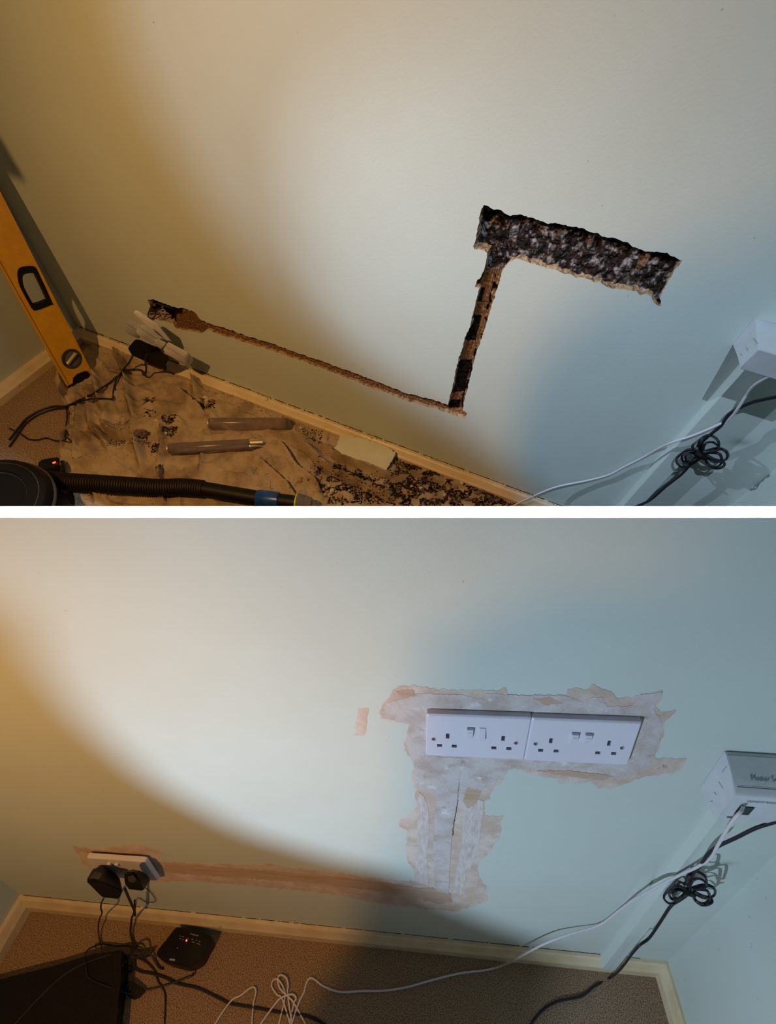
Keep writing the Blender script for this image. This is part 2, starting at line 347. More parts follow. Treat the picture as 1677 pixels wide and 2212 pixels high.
# upper back wall with the chased-out hole
bm = bmesh.new()
z0, z1 = 0.0, 3.2
outer = [(U.xl-.06, z0), (U.xr+.06, z0), (U.xr+.06, z1), (U.xl-.06, z1)]
hole3 = [hp(q) for q in HOLEJ]
pts2 = [Vector((a,b)) for a,b in outer]+[Vector((p[0],p[2])) for p in hole3]
no, nh = len(outer), len(hole3)
edges = [(i,(i+1)%no) for i in range(no)]+[(no+i, no+(i+1)%nh) for i in range(nh)]
vv, ee, ff, *_ = delaunay_2d_cdt(pts2, edges, [], 0, 1e-7)
hpoly = [(p[0],p[2]) for p in hole3]
bv = [bm.verts.new((v.x, 0, v.y)) for v in vv]
cent = np.array([[sum(vv[i].x for i in f)/len(f), sum(vv[i].y for i in f)/len(f)] for f in ff])
ins = inpoly(cent, hpoly)
for f, k in zip(ff, ins):
    if not k:
        try: bm.faces.new([bv[i] for i in f])
        except ValueError: pass
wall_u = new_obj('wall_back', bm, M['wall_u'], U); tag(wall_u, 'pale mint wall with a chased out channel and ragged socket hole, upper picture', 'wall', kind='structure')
# rear skin of that wall
bm = bmesh.new(); add_box(bm, (U.xl-.06,-0.09,0), (U.xr+.06,-0.05,3.2)); new_obj('masonry', bm, M['rubble'], U, parent=wall_u)
# ragged plaster lip round the hole
bm = bmesh.new(); r = random.Random(5); n = len(hole3)
cen = None
rows = []
for k, dep in enumerate((0, 0.0035, 0.009, 0.020, 0.040)):
    ring = []
    for i, p in enumerate(hole3):
        j = 0 if k==0 else 0.0012
        ring.append(bm.verts.new((p[0]+r.uniform(-j,j), -dep+(0 if k==0 else r.uniform(-.0008,.0008)), p[2]+r.uniform(-j,j))))
    rows.append(ring)
for a, b in zip(rows, rows[1:]):
    for i in range(n): bm.faces.new((a[i], a[(i+1)%n], b[(i+1)%n], b[i]))
o = new_obj('plaster_edge', bm, M['plaster'], U, parent=wall_u); o['label'] = 'ragged cream plaster edge'
# broken masonry at the bottom of the hole: a displaced sheet, depth and colour by zone
def zone(px, py):
    """depth (m) behind the wall face and colour"""
    t = noise.noise(Vector((px*.045, py*.045, 3)))
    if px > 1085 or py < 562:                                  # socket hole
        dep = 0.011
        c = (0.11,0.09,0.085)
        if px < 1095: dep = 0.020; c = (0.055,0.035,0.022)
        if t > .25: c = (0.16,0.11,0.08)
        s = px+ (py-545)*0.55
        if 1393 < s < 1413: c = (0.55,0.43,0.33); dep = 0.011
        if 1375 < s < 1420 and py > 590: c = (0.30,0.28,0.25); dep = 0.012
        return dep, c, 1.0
    if px > 965 and py < 890:                                  # upright channel
        cxm = 1068-(py-560)*0.272
        off = px-cxm
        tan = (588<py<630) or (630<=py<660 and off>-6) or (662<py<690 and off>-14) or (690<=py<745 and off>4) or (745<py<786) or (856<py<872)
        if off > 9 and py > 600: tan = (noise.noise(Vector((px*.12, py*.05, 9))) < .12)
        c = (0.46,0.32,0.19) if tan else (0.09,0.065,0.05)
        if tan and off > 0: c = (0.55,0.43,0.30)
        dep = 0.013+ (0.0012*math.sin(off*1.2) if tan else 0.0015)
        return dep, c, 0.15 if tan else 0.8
    if px > 445:                                               # shallow level channel
        c = (0.50,0.38,0.27)
        if px > 960: c = (0.55,0.42,0.29)
        line = 700+(px-437)*.332
        if py < line-2: c = (0.16,0.12,0.09)
        return 0.006 if px < 940 else 0.009, c, 0.3
    if px > 391 or (px > 378 and py > 682): return 0.005, (0.44,0.33,0.22), 0.22
    if px > 371: return 0.011, (0.11,0.075,0.05), 0.2
    return 0.034, (0.02,0.014,0.01), 0.3
H3 = np.array([[p[0],p[2]] for p in hole3]); x0_,y0_ = H3.min(0)-.004; x1_,y1_ = H3.max(0)+.004
def rubble_sheet(name, m, sel, g, label):
    xs = np.arange(x0_, x1_, g); ys = np.arange(y0_, y1_, g)
    XX, YY = np.meshgrid(xs, ys); P = np.c_[XX.ravel(), YY.ravel()]
    dist, _, _ = segdist(P, [tuple(h) for h in H3[::2]]+[tuple(H3[0])])
    keep = inpoly(P, hpoly)|(dist < .0035)
    uv = U.proj(np.c_[P[:,0], np.zeros(len(P)), P[:,1]])
    bm = bmesh.new(); cl = bm.loops.layers.color.new('Col'); idx = {}; cols = {}
    W = len(xs)
    for i in np.nonzero(keep)[0]:
        px, py = uv[i]
        if not sel(px, py): continue
        dep, c, rough = zone(px, py)
        x, z = P[i]
        v1 = noise.voronoi(Vector((x*95, z*95, 1)))[0][0]; v2 = noise.noise(Vector((x*260, z*260, 5)))
        dd = dep+rough*(v1*0.011-0.003)+rough*v2*0.0022+noise.noise(Vector((x*900,z*900,2)))*0.0004
        dd = max(dd, 0.0022)
        v = bm.verts.new((x, -dd, z)); idx[i] = v; k = 1+0.55*v2
        cols[v] = (c[0]*k, c[1]*k, c[2]*k, 1)
    for i in idx:
        j = i+1
        if (i+1)%W and j in idx and i+W in idx and j+W in idx:
            f = bm.faces.new((idx[i], idx[j], idx[j+W], idx[i+W]))
            for lp in f.loops: lp[cl] = cols[lp.vert]
    bmesh.ops.delete(bm, geom=[v for v in bm.verts if not v.link_faces], context='VERTS')
    o = new_obj(name, bm, m, U, parent=wall_u, smooth=False); o['label'] = label; o['kind'] = 'stuff'
rubble_sheet('broken_masonry', M['rubble'], lambda px,py: px>1085 or py<592, 0.0011, 'dark grey and lilac broken masonry in the socket hole')
rubble_sheet('channel_bed', M['plaster_c'], lambda px,py: not(px>1085 or py<588), 0.0012, 'tan and black bed of the cut channel')
# filler remains: back box and cable loops in the left hole
th = thing('back_box', 'old dark metal back box sunk in the small hole behind the plug adapters', 'electrical box', U, U.w(345,675,-.03))
bm = bmesh.new()
a = [U.w(327,652,-.012), U.w(374,668,-.012), U.w(368,694,-.012), U.w(333,686,-.012)]
for q0, q1 in zip(a, a[1:]+a[:1]):
    p = [V(q0), V(q1), V(q1)+Vector((0,-.022,0)), V(q0)+Vector((0,-.022,0))]
    bm.faces.new([bm.verts.new(x) for x in p])
part('shell', bm, M['dirt'], U, th)
bm = bmesh.new()
tube(bm, smooth_path([U.w(322,672,.003),U.w(320,682,.006),U.w(325,688,.006),U.w(334,684,.002),U.w(336,675,-.002),U.w(330,668,-.002),U.w(323,671,.003)],.002), .0016, 6)
part('cable_loop', bm, M['cableb'], U, th, True)
bm = bmesh.new()
tube(bm, smooth_path([U.w(340,692,-.006),U.w(352,686,-.004),U.w(358,676,-.004),U.w(352,668,-.008),U.w(344,674,-.012)],.002), .0016, 6)
tube(bm, smooth_path([U.w(346,690,-.009),U.w(349,680,-.007),U.w(345,672,-.009),U.w(339,676,-.01)],.002), .0012, 6)
part('wire', bm, M['green'], U, th, True)['label'] = 'grey copper wires'
bm = bmesh.new()
for q in [(333,660),(350,664)]:
    c = V(U.w(q[0], q[1], -.008)); ring = [c+Vector((math.cos(t)*.0022,0,math.sin(t)*.0022)) for t in np.linspace(0,2*PI,9)[:-1]]
    prism(bm, [(p.x,p.y,p.z) for p in ring], (0,-.004,0))
part('screw', bm, M['steel'], U, th)

for room, nm in ((U,'upper'), (L,'lower')):
    zt = 3.2; dmax = 1.7
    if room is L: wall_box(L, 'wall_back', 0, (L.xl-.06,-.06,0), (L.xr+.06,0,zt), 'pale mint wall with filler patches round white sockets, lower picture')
    wall_box(room, 'wall_left', 0, (room.xl-.06,0,0), (room.xl,dmax,zt), f'{"narrow strip of left mint wall behind the yellow spirit level" if room is U else "left mint wall, only its cream skirting in view, lower picture"}')
    wall_box(room, 'wall_right', 0, (room.xr,0,0), (room.xr+.06,dmax,zt), f'pale blue green right wall beside the trunking, {nm} picture')
    bm = bmesh.new(); add_box(bm, (room.xl-.06,-.06,-.05), (room.xr+.06,dmax,0))
    o = new_obj('floor', bm, M['carpet'], room); tag(o, 'brown speckled carpet floor, '+nm+' picture', 'floor', kind='structure')
    h, t = room.h, room.t
    prof = [(0,0),(t,0),(t,h*.52),(t*.80,h*.66),(t*.52,h*.93),(t*.36,h),(0,h)]
    def extr(path_fn, s0, s1, name, label):
        bm = bmesh.new(); n = 60; rows = []
        for k in range(n+1):
            rows.append([bm.verts.new(V(path_fn(d, z, s0, s1, k/n))) for d, z in prof])
        for a, b in zip(rows, rows[1:]):
            for i in range(len(prof)-1): bm.faces.new((a[i], a[i+1], b[i+1], b[i]))
        bm.faces.new(rows[0]); bm.faces.new(rows[-1][::-1])
        o = new_obj(name, bm, M['skirt'], room); tag(o, label, 'skirting', kind='structure')
    extr(lambda d,z,a,b,s: ((room.xl+d)*(1-s)+(room.xr-d)*s, d, z), 0, 0, 'baseboard_back', 'cream gloss skirting along the back wall, '+nm+' picture')
    extr(lambda d,z,a,b,s: (room.xl+d, d*(1-s)+dmax*s, z), 0, 0, 'baseboard_left', 'cream skirting on the left wall, '+nm+' picture')
    extr(lambda d,z,a,b,s: (room.xr-d, d*(1-s)+dmax*s, z), 0, 0, 'baseboard_right', 'cream skirting on the right wall, '+nm+' picture')
    # dark dirty gap where wall and skirting meet
    bm = bmesh.new(); x = room.xl+.01; r = random.Random(11)
    while x < room.xr-.02:
        ln = r.uniform(.004,.03); g = r.uniform(.0006,.0022)*(1.2 if room is U else 1.0)
        if room is U or x < 0.62:
            p = [(x,.0006,h-.0002),(x+ln,.0006,h-.0002),(x+ln*.9,.0006,h+g),(x+ln*.4,.0006,h+g*r.uniform(.4,1.2)),(x+.001,.0006,h+g*.6)]
            prism(bm, [(a,b-.0006,c) for a,b,c in p], (0,.0010,0))
        x += ln*(1.0 if r.random()<.8 else 1.5)
    o = new_obj('dirt_gap', bm, M['dirt'], room); o.parent = None
    tag(o, 'dark dirty gap along the top of the cream skirting, '+nm+' picture', 'dirt', kind='stuff')
    # boxed trunking on the back wall
    tx = room.xt; tw, td = (.036,.022) if room is L else (.034,.020)
    bm = bmesh.new()
    zb = h*0.55
    prof2 = [(tx,0),(tx,td*.25),(tx+.004,td),(tx+tw-.002,td),(tx+tw,td-.002),(tx+tw,0)]
    a = [bm.verts.new((p[0],p[1],zb)) for p in prof2]; ztop = .905 if room is L else .535
    b = [bm.verts.new((p[0],p[1],ztop)) for p in prof2]
    for i in range(len(a)): bm.faces.new((a[i], a[(i+1)%len(a)], b[(i+1)%len(a)], b[i]))
    bm.faces.new(a[::-1]); bm.faces.new(b)
    o = new_obj('trunking', bm, M['wall'], room, base=(tx,0,zb)); tag(o, 'mint painted cable trunking running up the wall, '+nm+' picture', 'trunking')

# ------------------------------------------------------------------ lower: filler patches
wl = [o for o in bpy.data.objects if o.name.startswith('wall_back') and o is not wall_u][0]
def patch(pts, m, th_, seed, room=L, parent=wl, amp=1.6, sub=5, d0=0.0):
    P = jag(pts, amp, sub, seed)
    bm = bmesh.new(); prism(bm, [room.w(x, y, d0) for x, y in P], (0, th_*.55, 0))
    o = new_obj('filler_patch', bm, m, room); o.parent = parent; o.matrix_world = room.M@Matrix.Translation(Vector((0,0,0)))
    o.matrix_parent_inverse = Matrix.Identity(4); o.matrix_basis = Matrix.Identity(4)
    return o
TAN = [(842.7,1507.6),(847.7,1490),(865,1481),(900,1481),(940,1487.6),(990,1491),(1050,1491),(1080,1490),(1093,1485),(1098,1500),(1160,1501),(1225,1500),(1226,1489),(1252,1486.5),(1269,1489),(1281,1477),(1291,1483),(1320,1492.6),(1332.5,1507),(1369,1506),(1384,1498.7),(1432.8,1492.6),(1430,1511),(1415.6,1525.6),(1428,1538),(1462,1534),(1452,1545),(1437.7,1557),(1435,1586.7),(1425.5,1606),(1413,1638),(1484,1639),(1477,1655),(1459.7,1670),(1432.8,1671),(1391,1678),(1354.5,1692),(1322.8,1703),(1291,1701.7),(1278.7,1689.5),(1237,1692),(1208,1692),(1195.6,1681),(1159,1675),(1110,1660),(1090.6,1665),(1087,1685),(1065.6,1705.5),(1059,1715.5),(1060,1726),(1047,1730),(1047,1762),(1089,1762),(1081,1775.4),(1085,1792.6),(1079.5,1811.7),(1066,1825),(1052.8,1848),(1037.5,1861),(1032,1874.6),(1033.7,1890),(1043,1909),(1052,1914.7),(1053.7,1947),(1011,1960.5),(991.7,1968),(915.4,1964),(880,1950),(885,1900),(892.5,1905),(902,1890),(894,1878),(885,1867),(879,1855.5),(878,1832.6),(879,1792.6),(862,1784),(864,1771.6),(879,1762),(892.5,1754.4),(902,1739),(896,1718),(902,1706.7),(890.6,1687.6),(890,1673),(895,1658),(903,1645),(880,1630),(872,1610),(875,1600),(880,1580),(888,1562),(860,1560),(822.6,1552.7),(817.6,1537.7),(830,1517.6)]
patch(TAN, M['fil_t'], .0006, 1, amp=2.2)
patch([(765,1588),(768,1560),(775,1530),(797,1530),(794,1560),(788,1588)], M['fil_t'], .0004, 2)
BAND = [(345,1862),(400,1864),(480,1866),(560,1869),(580,1865),(610,1872),(720,1883),(800,1896),(900,1905),(930,1920),(930,1955),(880,1960),(800,1948),(740,1934),(640,1922),(560,1915),(480,1908),(400,1903),(345,1905),(300,1912),(200,1880),(180,1866),(158,1828),(190,1832),(240,1830),(301,1821.6),(333,1836),(356,1839),(345,1850)]
patch(BAND, M['fil_t'], .0005, 3)
patch([(356,1866),(480,1872),(600,1882),(720,1893),(830,1905),(900,1916),(928,1930),(905,1938),(800,1922),(700,1910),(600,1902),(480,1893),(352,1884)], M['fil_b'], .0009, 4, amp=1.2)
patch([(175,1836),(230,1838),(285,1846),(260,1850),(200,1846)], M['fil_b'], .0008, 5, amp=1.2)
patch([(905,1497),(950,1499),(1000,1500),(1048,1511),(1052,1497),(1100,1500),(1225,1503),(1262,1517),(1275,1507),(1300,1505),(1310,1525),(1365,1524),(1384,1500),(1432,1495),(1412,1530),(1430,1560),(1425,1600),(1410,1640),(1385,1662),(1340,1682),(1280,1664),(1200,1662),(1100,1660),(1088,1680),(1050,1700),(1000,1728),(905,1702),(892,1685),(897,1660),(884,1625),(876,1600),(888,1565),(830,1550),(820,1540),(835,1518),(880,1505)], M['fil_g'], .0013, 6)
patch([(905,1710),(918,1722),(925,1745),(928,1800),(922,1850),(927,1912),(897,1904),(893,1880),(903,1850),(902,1790),(903,1750)], M['fil_w'], .0016, 7, amp=1.0)
patch([(946,1634),(1000,1636),(994,1668),(990,1720),(984,1756),(976,1813),(971,1890),(969,1930),(940,1922),(937,1880),(936,1842),(938,1800),(942,1740),(943,1690)], M['fil_g'], .0022, 8, amp=.9)
patch([(1003,1732),(1030,1725),(1046,1730),(1040,1780),(1037.5,1813.6),(1022,1861),(1005,1892),(1003,1930),(978,1927),(984,1890),(992,1850),(999,1804)], M['fil_w'], .0015, 9, amp=1.0)
patch([(905,1918),(935,1916),(950,1925),(975,1930),(978,1948),(950,1952),(915,1944)], M['fil_b'], .0018, 10)
patch([(1010,1700),(1040,1708),(1030,1735),(1012,1745),(1000,1730)], M['fil_b'], .0017, 12)
patch([(1150,1508),(1190,1506),(1215,1518),(1180,1522)], M['fil_b'], .0016, 13)
patch([(1160,1664),(1230,1664),(1300,1672),(1330,1676),(1300,1684),(1240,1678)], M['fil_b'], .0016, 14)
patch([(856,1492),(890,1488),(900,1502),(870,1510)], M['fil_b'], .0014, 15)
# settled crack beside the centre strip
bm = bmesh.new(); pts = [(992,1690),(989,1730),(985,1756),(980,1782),(978,1805)]
for a, b in zip(pts, pts[1:]):
    for k in range(8):
        s = k/8; x = a[0]+(b[0]-a[0])*s+rnd.uniform(-.8,.8); y = a[1]+(b[1]-a[1])*s; e = rnd.uniform(.4,1.6 if y>1770 else .8)
        prism(bm, [L.w(x-e*.5,y-2,.0008), L.w(x+e*.5,y-1.5,.0008), L.w(x+e*.4,y+2,.0008), L.w(x-e*.5,y+1.6,.0008)], (0,.0008,0))
o = new_obj('filler_crack', bm, M['dirt'], L); o.parent = wl; o['kind'] = 'stuff'

# ------------------------------------------------------------------ socket plates
def quad_map(room, cs, d0):
    P = [room.w(x, y, d0) for x, y in cs]   # TL TR BR BL
    def f(u, v, d=0.0):
        p = (P[0]*(1-u)+P[1]*u)*(1-v)+(P[3]*(1-u)+P[2]*u)*v
        return np.array([p[0], d0+d, p[2]])
    return f
def socket(name, room, cs, d0, label, switches, marks=True, group=None, style='full', proud=0):
    q = quad_map(room, cs, d0+.0095)
    th = thing(name, label, 'socket', room, q(.5,.5,-.0095))
    bv = .006
    # plate with real openings: front face triangulated round the slots
    holes = []
    ln, lt = .036, .052
    if style=='full':
        for cxs in (.215,.765):
            holes.append([(cxs-.018,.415),(cxs+.018,.415),(cxs+.018,.535),(cxs-.018,.535)])
            for s in (-.078,.072): holes.append([(cxs+s-.026,.685),(cxs+s+.026,.685),(cxs+s+.026,.755),(cxs+s-.026,.755)])
    scr = [(.077,.565),(.90,.575)]
    if style=='full':
        for sx_, sy_ in scr: holes.append([(sx_+.024*math.cos(t), sy_+.041*math.sin(t)) for t in np.linspace(0,2*PI,13)[:-1]])
    r0 = .02; r1 = .035
    outer = []
    for (cx_, cy_, a0) in ((r0+.01,r1+.017,PI),(1-r0-.01,r1+.017,1.5*PI),(1-r0-.01,1-r1-.017,0),(r0+.01,1-r1-.017,.5*PI)):
        for k in range(5):
            t = a0+k/4*PI/2; outer.append((cx_+r0*math.cos(t), cy_+r1*math.sin(t)))
    pts = [Vector(p) for p in outer]; ed = [(i,(i+1)%len(outer)) for i in range(len(outer))]
    for hl in holes:
        b0 = len(pts); pts += [Vector(p) for p in hl]; ed += [(b0+i, b0+(i+1)%len(hl)) for i in range(len(hl))]
    vv, ee, ff, *_ = delaunay_2d_cdt(pts, ed, [], 0, 1e-6)
    cent = np.array([[sum(vv[i].x for i in f)/len(f), sum(vv[i].y for i in f)/len(f)] for f in ff])
    inside = inpoly(cent, outer)
    for hl in holes: inside &= ~inpoly(cent, hl)
    bm = bmesh.new(); bvv = [bm.verts.new(V(q(v.x, v.y))) for v in vv]
    for f, k in zip(ff, inside):
        if k: bm.faces.new([bvv[i] for i in f])
    ring0 = [bm.verts.new(V(q(*p))) for p in outer]
    sc = lambda p, k, m_: (.5+(p[0]-.5)*k, .5+(p[1]-.5)*m_)
    prev = ring0
    for (kx, ky, dd) in ((1.012,1.022,-.0004),(1.03,1.055,-.0022),(1.034,1.062,-.0095)):
        ring = [bm.verts.new(V(q(*sc(p,kx,ky), dd))) for p in outer]
        for i in range(len(outer)): bm.faces.new((prev[i], prev[(i+1)%len(outer)], ring[(i+1)%len(outer)], ring[i]))
        prev = ring
    for hl in holes:
        dep = .0026 if len(hl)==4 else .0022
        a = [bm.verts.new(V(q(*p))) for p in hl]; b = [bm.verts.new(V(q(*p, -dep))) for p in hl]
        for i in range(len(hl)): bm.faces.new((a[i], a[(i+1)%len(hl)], b[(i+1)%len(hl)], b[i]))
    part('face_plate', bm, M['socketw'], room, th, True)
    if style=='full':
        for hl in holes:
            if len(hl)==4:
                bm = bmesh.new(); bm.faces.new([bm.verts.new(V(q(*p, -.0026))) for p in hl])
                part('shutter', bm, M['dkgrey'], room, th)
        for hl in holes:
            if len(hl)!=4:
                bm = bmesh.new(); bm.faces.new([bm.verts.new(V(q(*p, -.0022))) for p in hl])
                c = np.mean(hl, axis=0)
                for s in (0,1):
                    e = .004
                    w_, h_ = (.016,.006) if s else (.0045,.026)
                    prism(bm, [q(c[0]-w_,c[1]-h_,-.0021),q(c[0]+w_,c[1]-h_,-.0021),q(c[0]+w_,c[1]+h_,-.0021),q(c[0]-w_,c[1]+h_,-.0021)], (0,.0004,0))
                part('screw', bm, M['steel'], room, th)
    vs, fs = text_tris('ON', 1.0); ax = np.array(vs); cxy = (ax.max(0)+ax.min(0))/2; wd = (ax.max(0)-ax.min(0))[0]
    for (su, sv, on) in switches:
        hw, hh = .032, .130
        if style!='full': hw, hh = .028, .07
        bm = bmesh.new(); hi_, lo_ = (.0045,.0008) if on else (.0010,.0040)
        fr = [q(su-hw,sv-hh,hi_), q(su+hw,sv-hh,hi_), q(su+hw,sv-hh*.1,hi_ if on else .0022), q(su-hw,sv-hh*.1,hi_ if on else .0022), q(su+hw,sv+hh,lo_), q(su-hw,sv+hh,lo_)]
        bk = [q(su-hw,sv-hh,0), q(su+hw,sv-hh,0), q(su+hw,sv+hh,0), q(su-hw,sv+hh,0)]
        bm = hull(fr+bk, .0004, 1)
        s_ = part('switch', bm, M['socketw'], room, th)
        if on:
            bm = bmesh.new(); k = .038/wd
            vv_ = [bm.verts.new(V(q(su+(x-cxy[0])*k, sv-hh*.55-(y-cxy[1])*k*1.25, hi_+.00012))) for x, y in vs]
            for f in fs: bm.faces.new([vv_[i] for i in f])
            new_obj('lettering', bm, M['txt'], room, th['_b'], s_)
    return th, q
socket('double_socket', L, [(922,1545),(1148.5,1553),(1131,1642),(921,1632)], 0.0005, 'left of two white double sockets side by side, its second switch off', [(.43,.375,True),(.553,.375,False)])
socket('double_socket', L, [(1151,1554),(1387,1563),(1356,1653),(1134,1643)], 0.0005, 'right of two white double sockets side by side, both switches on', [(.42,.385,True),(.545,.385,True)])
socket('double_socket', L, [(187,1853),(313,1862),(341,1903),(212,1893)], 0.006, 'white double socket low on the wall holding two black plugs', [(.36,.22,True),(.49,.22,True)], style='plain')
# small dirt by the plate corner
bm = bmesh.new(); prism(bm, [L.w(937,1541,.006),L.w(944,1541,.006),L.w(942,1544,.006),L.w(939,1544,.006)], (0,.002,0))

def hullthing(name, label, cat, room, pts, m, bev=.002, partname=None, group=None, wall=True, seg=2):
    P = [room.w(x,y,d) if wall else room.f(x,y,d) for x,y,d in pts]
    bm = hull(P, bev, seg); c = np.mean(P, axis=0)
    o = new_obj(name, bm, m, room, base=c, smooth=True); return tag(o, label, cat, group)
def thing_at(name, label, cat, room, c): return thing(name, label, cat, room, c)

# ------------------------------------------------------------------ lower: black plugs, hub, speaker, cables
def plug(name, label, pts, extra=None):
    P = [L.w(*p) for p in pts]; th = thing(name, label, 'plug', L, np.mean(P, axis=0))
    part('body', hull(P, .003, 3), M['black'], L, th, True)
    bm = hull([L.w(x,y,d) for x,y,d in extra], .001, 1); part('dusty_label', bm, M['dkgrey'], L, th)['label'] = 'dusty grey raised panel'
    return th
plug('power_adapter', 'large black power adapter plugged into the left half of the low socket', [(184,1903,.060),(224,1907,.062),(266,1925,.058),(258,1943,.058),(220,1939,.060),(199,1877,.026),(214,1871,.022),(232,1875,.02),(248,1884,.02),(260,1898,.022),(210,1895,.02)],
     [(192,1897,.055),(214,1901,.056),(222,1886,.044),(204,1881,.040),(205,1890,.045)])
plug('power_plug', 'small round topped black plug in the right half of the low socket', [(267,1890,.052),(272,1884,.048),(290,1883,.046),(303,1905,.050),(309,1925,.050),(277,1921,.052),(268,1908,.054),(285,1877,.03),(303,1881,.024),(320,1890,.02),(326,1900,.02),(318,1911,.024)],
     [(275,1893,.0525),(288,1889,.050),(296,1900,.052),(290,1908,.053),(277,1906,.055)])
HUBT = [(379,2004),(390,2002),(412,2006),(440,2013),(455,2021),(457,2031),(447,2048),(438,2066),(430,2076),(412,2085),(395,2086),(360,2076),(341,2066),(339,2056),(350,2040),(365,2022)]
th = thing('router', 'flat black router with a glowing red light on the brown carpet', 'router', L, L.f(395,2060,0))
zt_ = .046
bm = bmesh.new(); top = [L.f(x,y+1,zt_) for x,y in smooth_path([(a,b) for a,b in HUBT], 4, True)]
c0 = np.mean(top, axis=0); ins_ = [c0+(p-c0)*.97+np.array([0,0,.0012]) for p in top]; bot = [np.array([p[0],p[1],0.0005]) for p in [c0+(q_-c0)*.985 for q_ in top]]
n = len(top); A = [bm.verts.new(V(p)) for p in ins_]; B_ = [bm.verts.new(V(p)) for p in top]
for i in range(n): bm.faces.new((A[i],A[(i+1)%n],B_[(i+1)%n],B_[i]))
bm.faces.new(A); B2 = [bm.verts.new(V(p)-Vector((0,0,.004))) for p in top]
for i in range(n): bm.faces.new((B_[i],B_[(i+1)%n],B2[(i+1)%n],B2[i]))
part('lid', bm, M['black'], L, th, True)
bm = bmesh.new(); A = [bm.verts.new(V(p)-Vector((0,0,.004))) for p in top]; B_ = [bm.verts.new(V(p)) for p in bot]
for i in range(n): bm.faces.new((A[i],A[(i+1)%n],B_[(i+1)%n],B_[i]))
bm.faces.new(B_); part('side_wall', bm, M['brown'], L, th, True)['label'] = 'dark brown sides'
bm = bmesh.new(); tube(bm, [L.f(403,2031.5,zt_+.0008), L.f(403,2031.5,zt_+.0022)], .0021, 12); part('indicator_light', bm, M['redled'], L, th)['label'] = 'glowing red light'
bm = bmesh.new()
for (x,y,w_) in [(389,2021.5,2.5),(394,2023,3.5),(405,2026,2.5),(414,2028,3),(423,2030,3),(430,2033,3),(388,2027,3),(394,2029,2.5),(415,2034,6),(425,2037.5,4),(430,2039,3),(382,2047,2),(384,2047,1)]:
    prism(bm, [L.f(x,y,zt_+.0012),L.f(x+w_,y+w_*.22,zt_+.0012),L.f(x+w_,y+w_*.22+1,zt_+.0012),L.f(x,y+1,zt_+.0012)], (0,0,.0003))
for (x,y) in [(411,2015.5),(414,2017),(417,2017.5),(420,2018.5),(423,2019),(426,2019.5)]:
    prism(bm, [L.f(x,y+2.6,zt_+.0012),L.f(x+1.6,y,zt_+.0012),L.f(x+2.6,y+.4,zt_+.0012),L.f(x+1,y+3,zt_+.0012)], (0,0,.0003))
for (x,y) in [(366,2070),(369,2070.5),(372,2071),(375,2071.6)]:
    prism(bm, [L.f(x,y+4,zt_+.0012),L.f(x+1.2,y,zt_+.0012),L.f(x+3.2,y+.6,zt_+.0012),L.f(x+2,y+4.5,zt_+.0012)], (0,0,.0003))
o = part('markings', bm, M['txtw'], L, th); o['label'] = 'small pale printed marks'; o['kind'] = 'stuff'
# speaker with woven front (bottom left)
th = thing('speaker', 'large dark speaker with a woven grille lying at the left edge of the carpet', 'speaker', L, L.f(150,2120,0))
zs = .05
base = [(-60,2131),(44,2104),(110,2088),(200,2061),(262,2052),(264,2058),(262,2110),(250,2190),(250,2235),(-60,2235)]
face = [L.f(x,y,zs) for x,y in base]
bm = bmesh.new(); prism(bm, face, (0,0,-zs+.001)); part('cabinet', bm, M['black'], L, th)
# grille ribs, joined
bm = bmesh.new()
GP = [(40,2113),(120,2093),(200,2068),(244,2061),(246,2100),(236,2180),(232,2225),(20,2225)]
g3 = [L.f(x,y,zs) for x,y in GP]; gp2 = [(p[0],p[1]) for p in g3]
ar = np.array(gp2); X0,Y0 = ar.min(0); X1,Y1 = ar.max(0)
ux = np.array([math.cos(-.25), math.sin(-.25)]); uy = np.array([-ux[1], ux[0]])
pr = .0042; cells = []
for i in range(-120,120):
    for j in range(-120,120):
        c = np.array([(X0+X1)/2,(Y0+Y1)/2])+ux*i*pr+uy*(j+.5*(i%2))*pr*.9
        cells.append(c)
cells = np.array(cells); ok = inpoly(cells, gp2); cells = cells[ok]
for c in cells:
    a = c-ux*pr*.36; b = c+ux*pr*.36; w_ = uy*pr*.22
    q4 = [(a[0]-w_[0],a[1]-w_[1]),(b[0]-w_[0],b[1]-w_[1]),(b[0]+w_[0],b[1]+w_[1]),(a[0]+w_[0],a[1]+w_[1])]
    vs4 = [bm.verts.new((x,y,zs+.0002)) for x,y in q4]; t4 = bm.verts.new((c[0],c[1],zs+.0014))
    for i in range(4): bm.faces.new((vs4[i],vs4[(i+1)%4],t4))
o = part('grille', bm, M['mesh'], L, th); o['kind'] = 'stuff'; o['label'] = 'woven grille'
bm = bmesh.new(); prism(bm, [L.f(x,y,zs) for x,y in [(246,2060),(264,2054),(262,2110),(250,2235),(236,2235),(240,2180),(248,2100)]], (0,0,.004)); part('edge_strip', bm, M['black'], L, th)

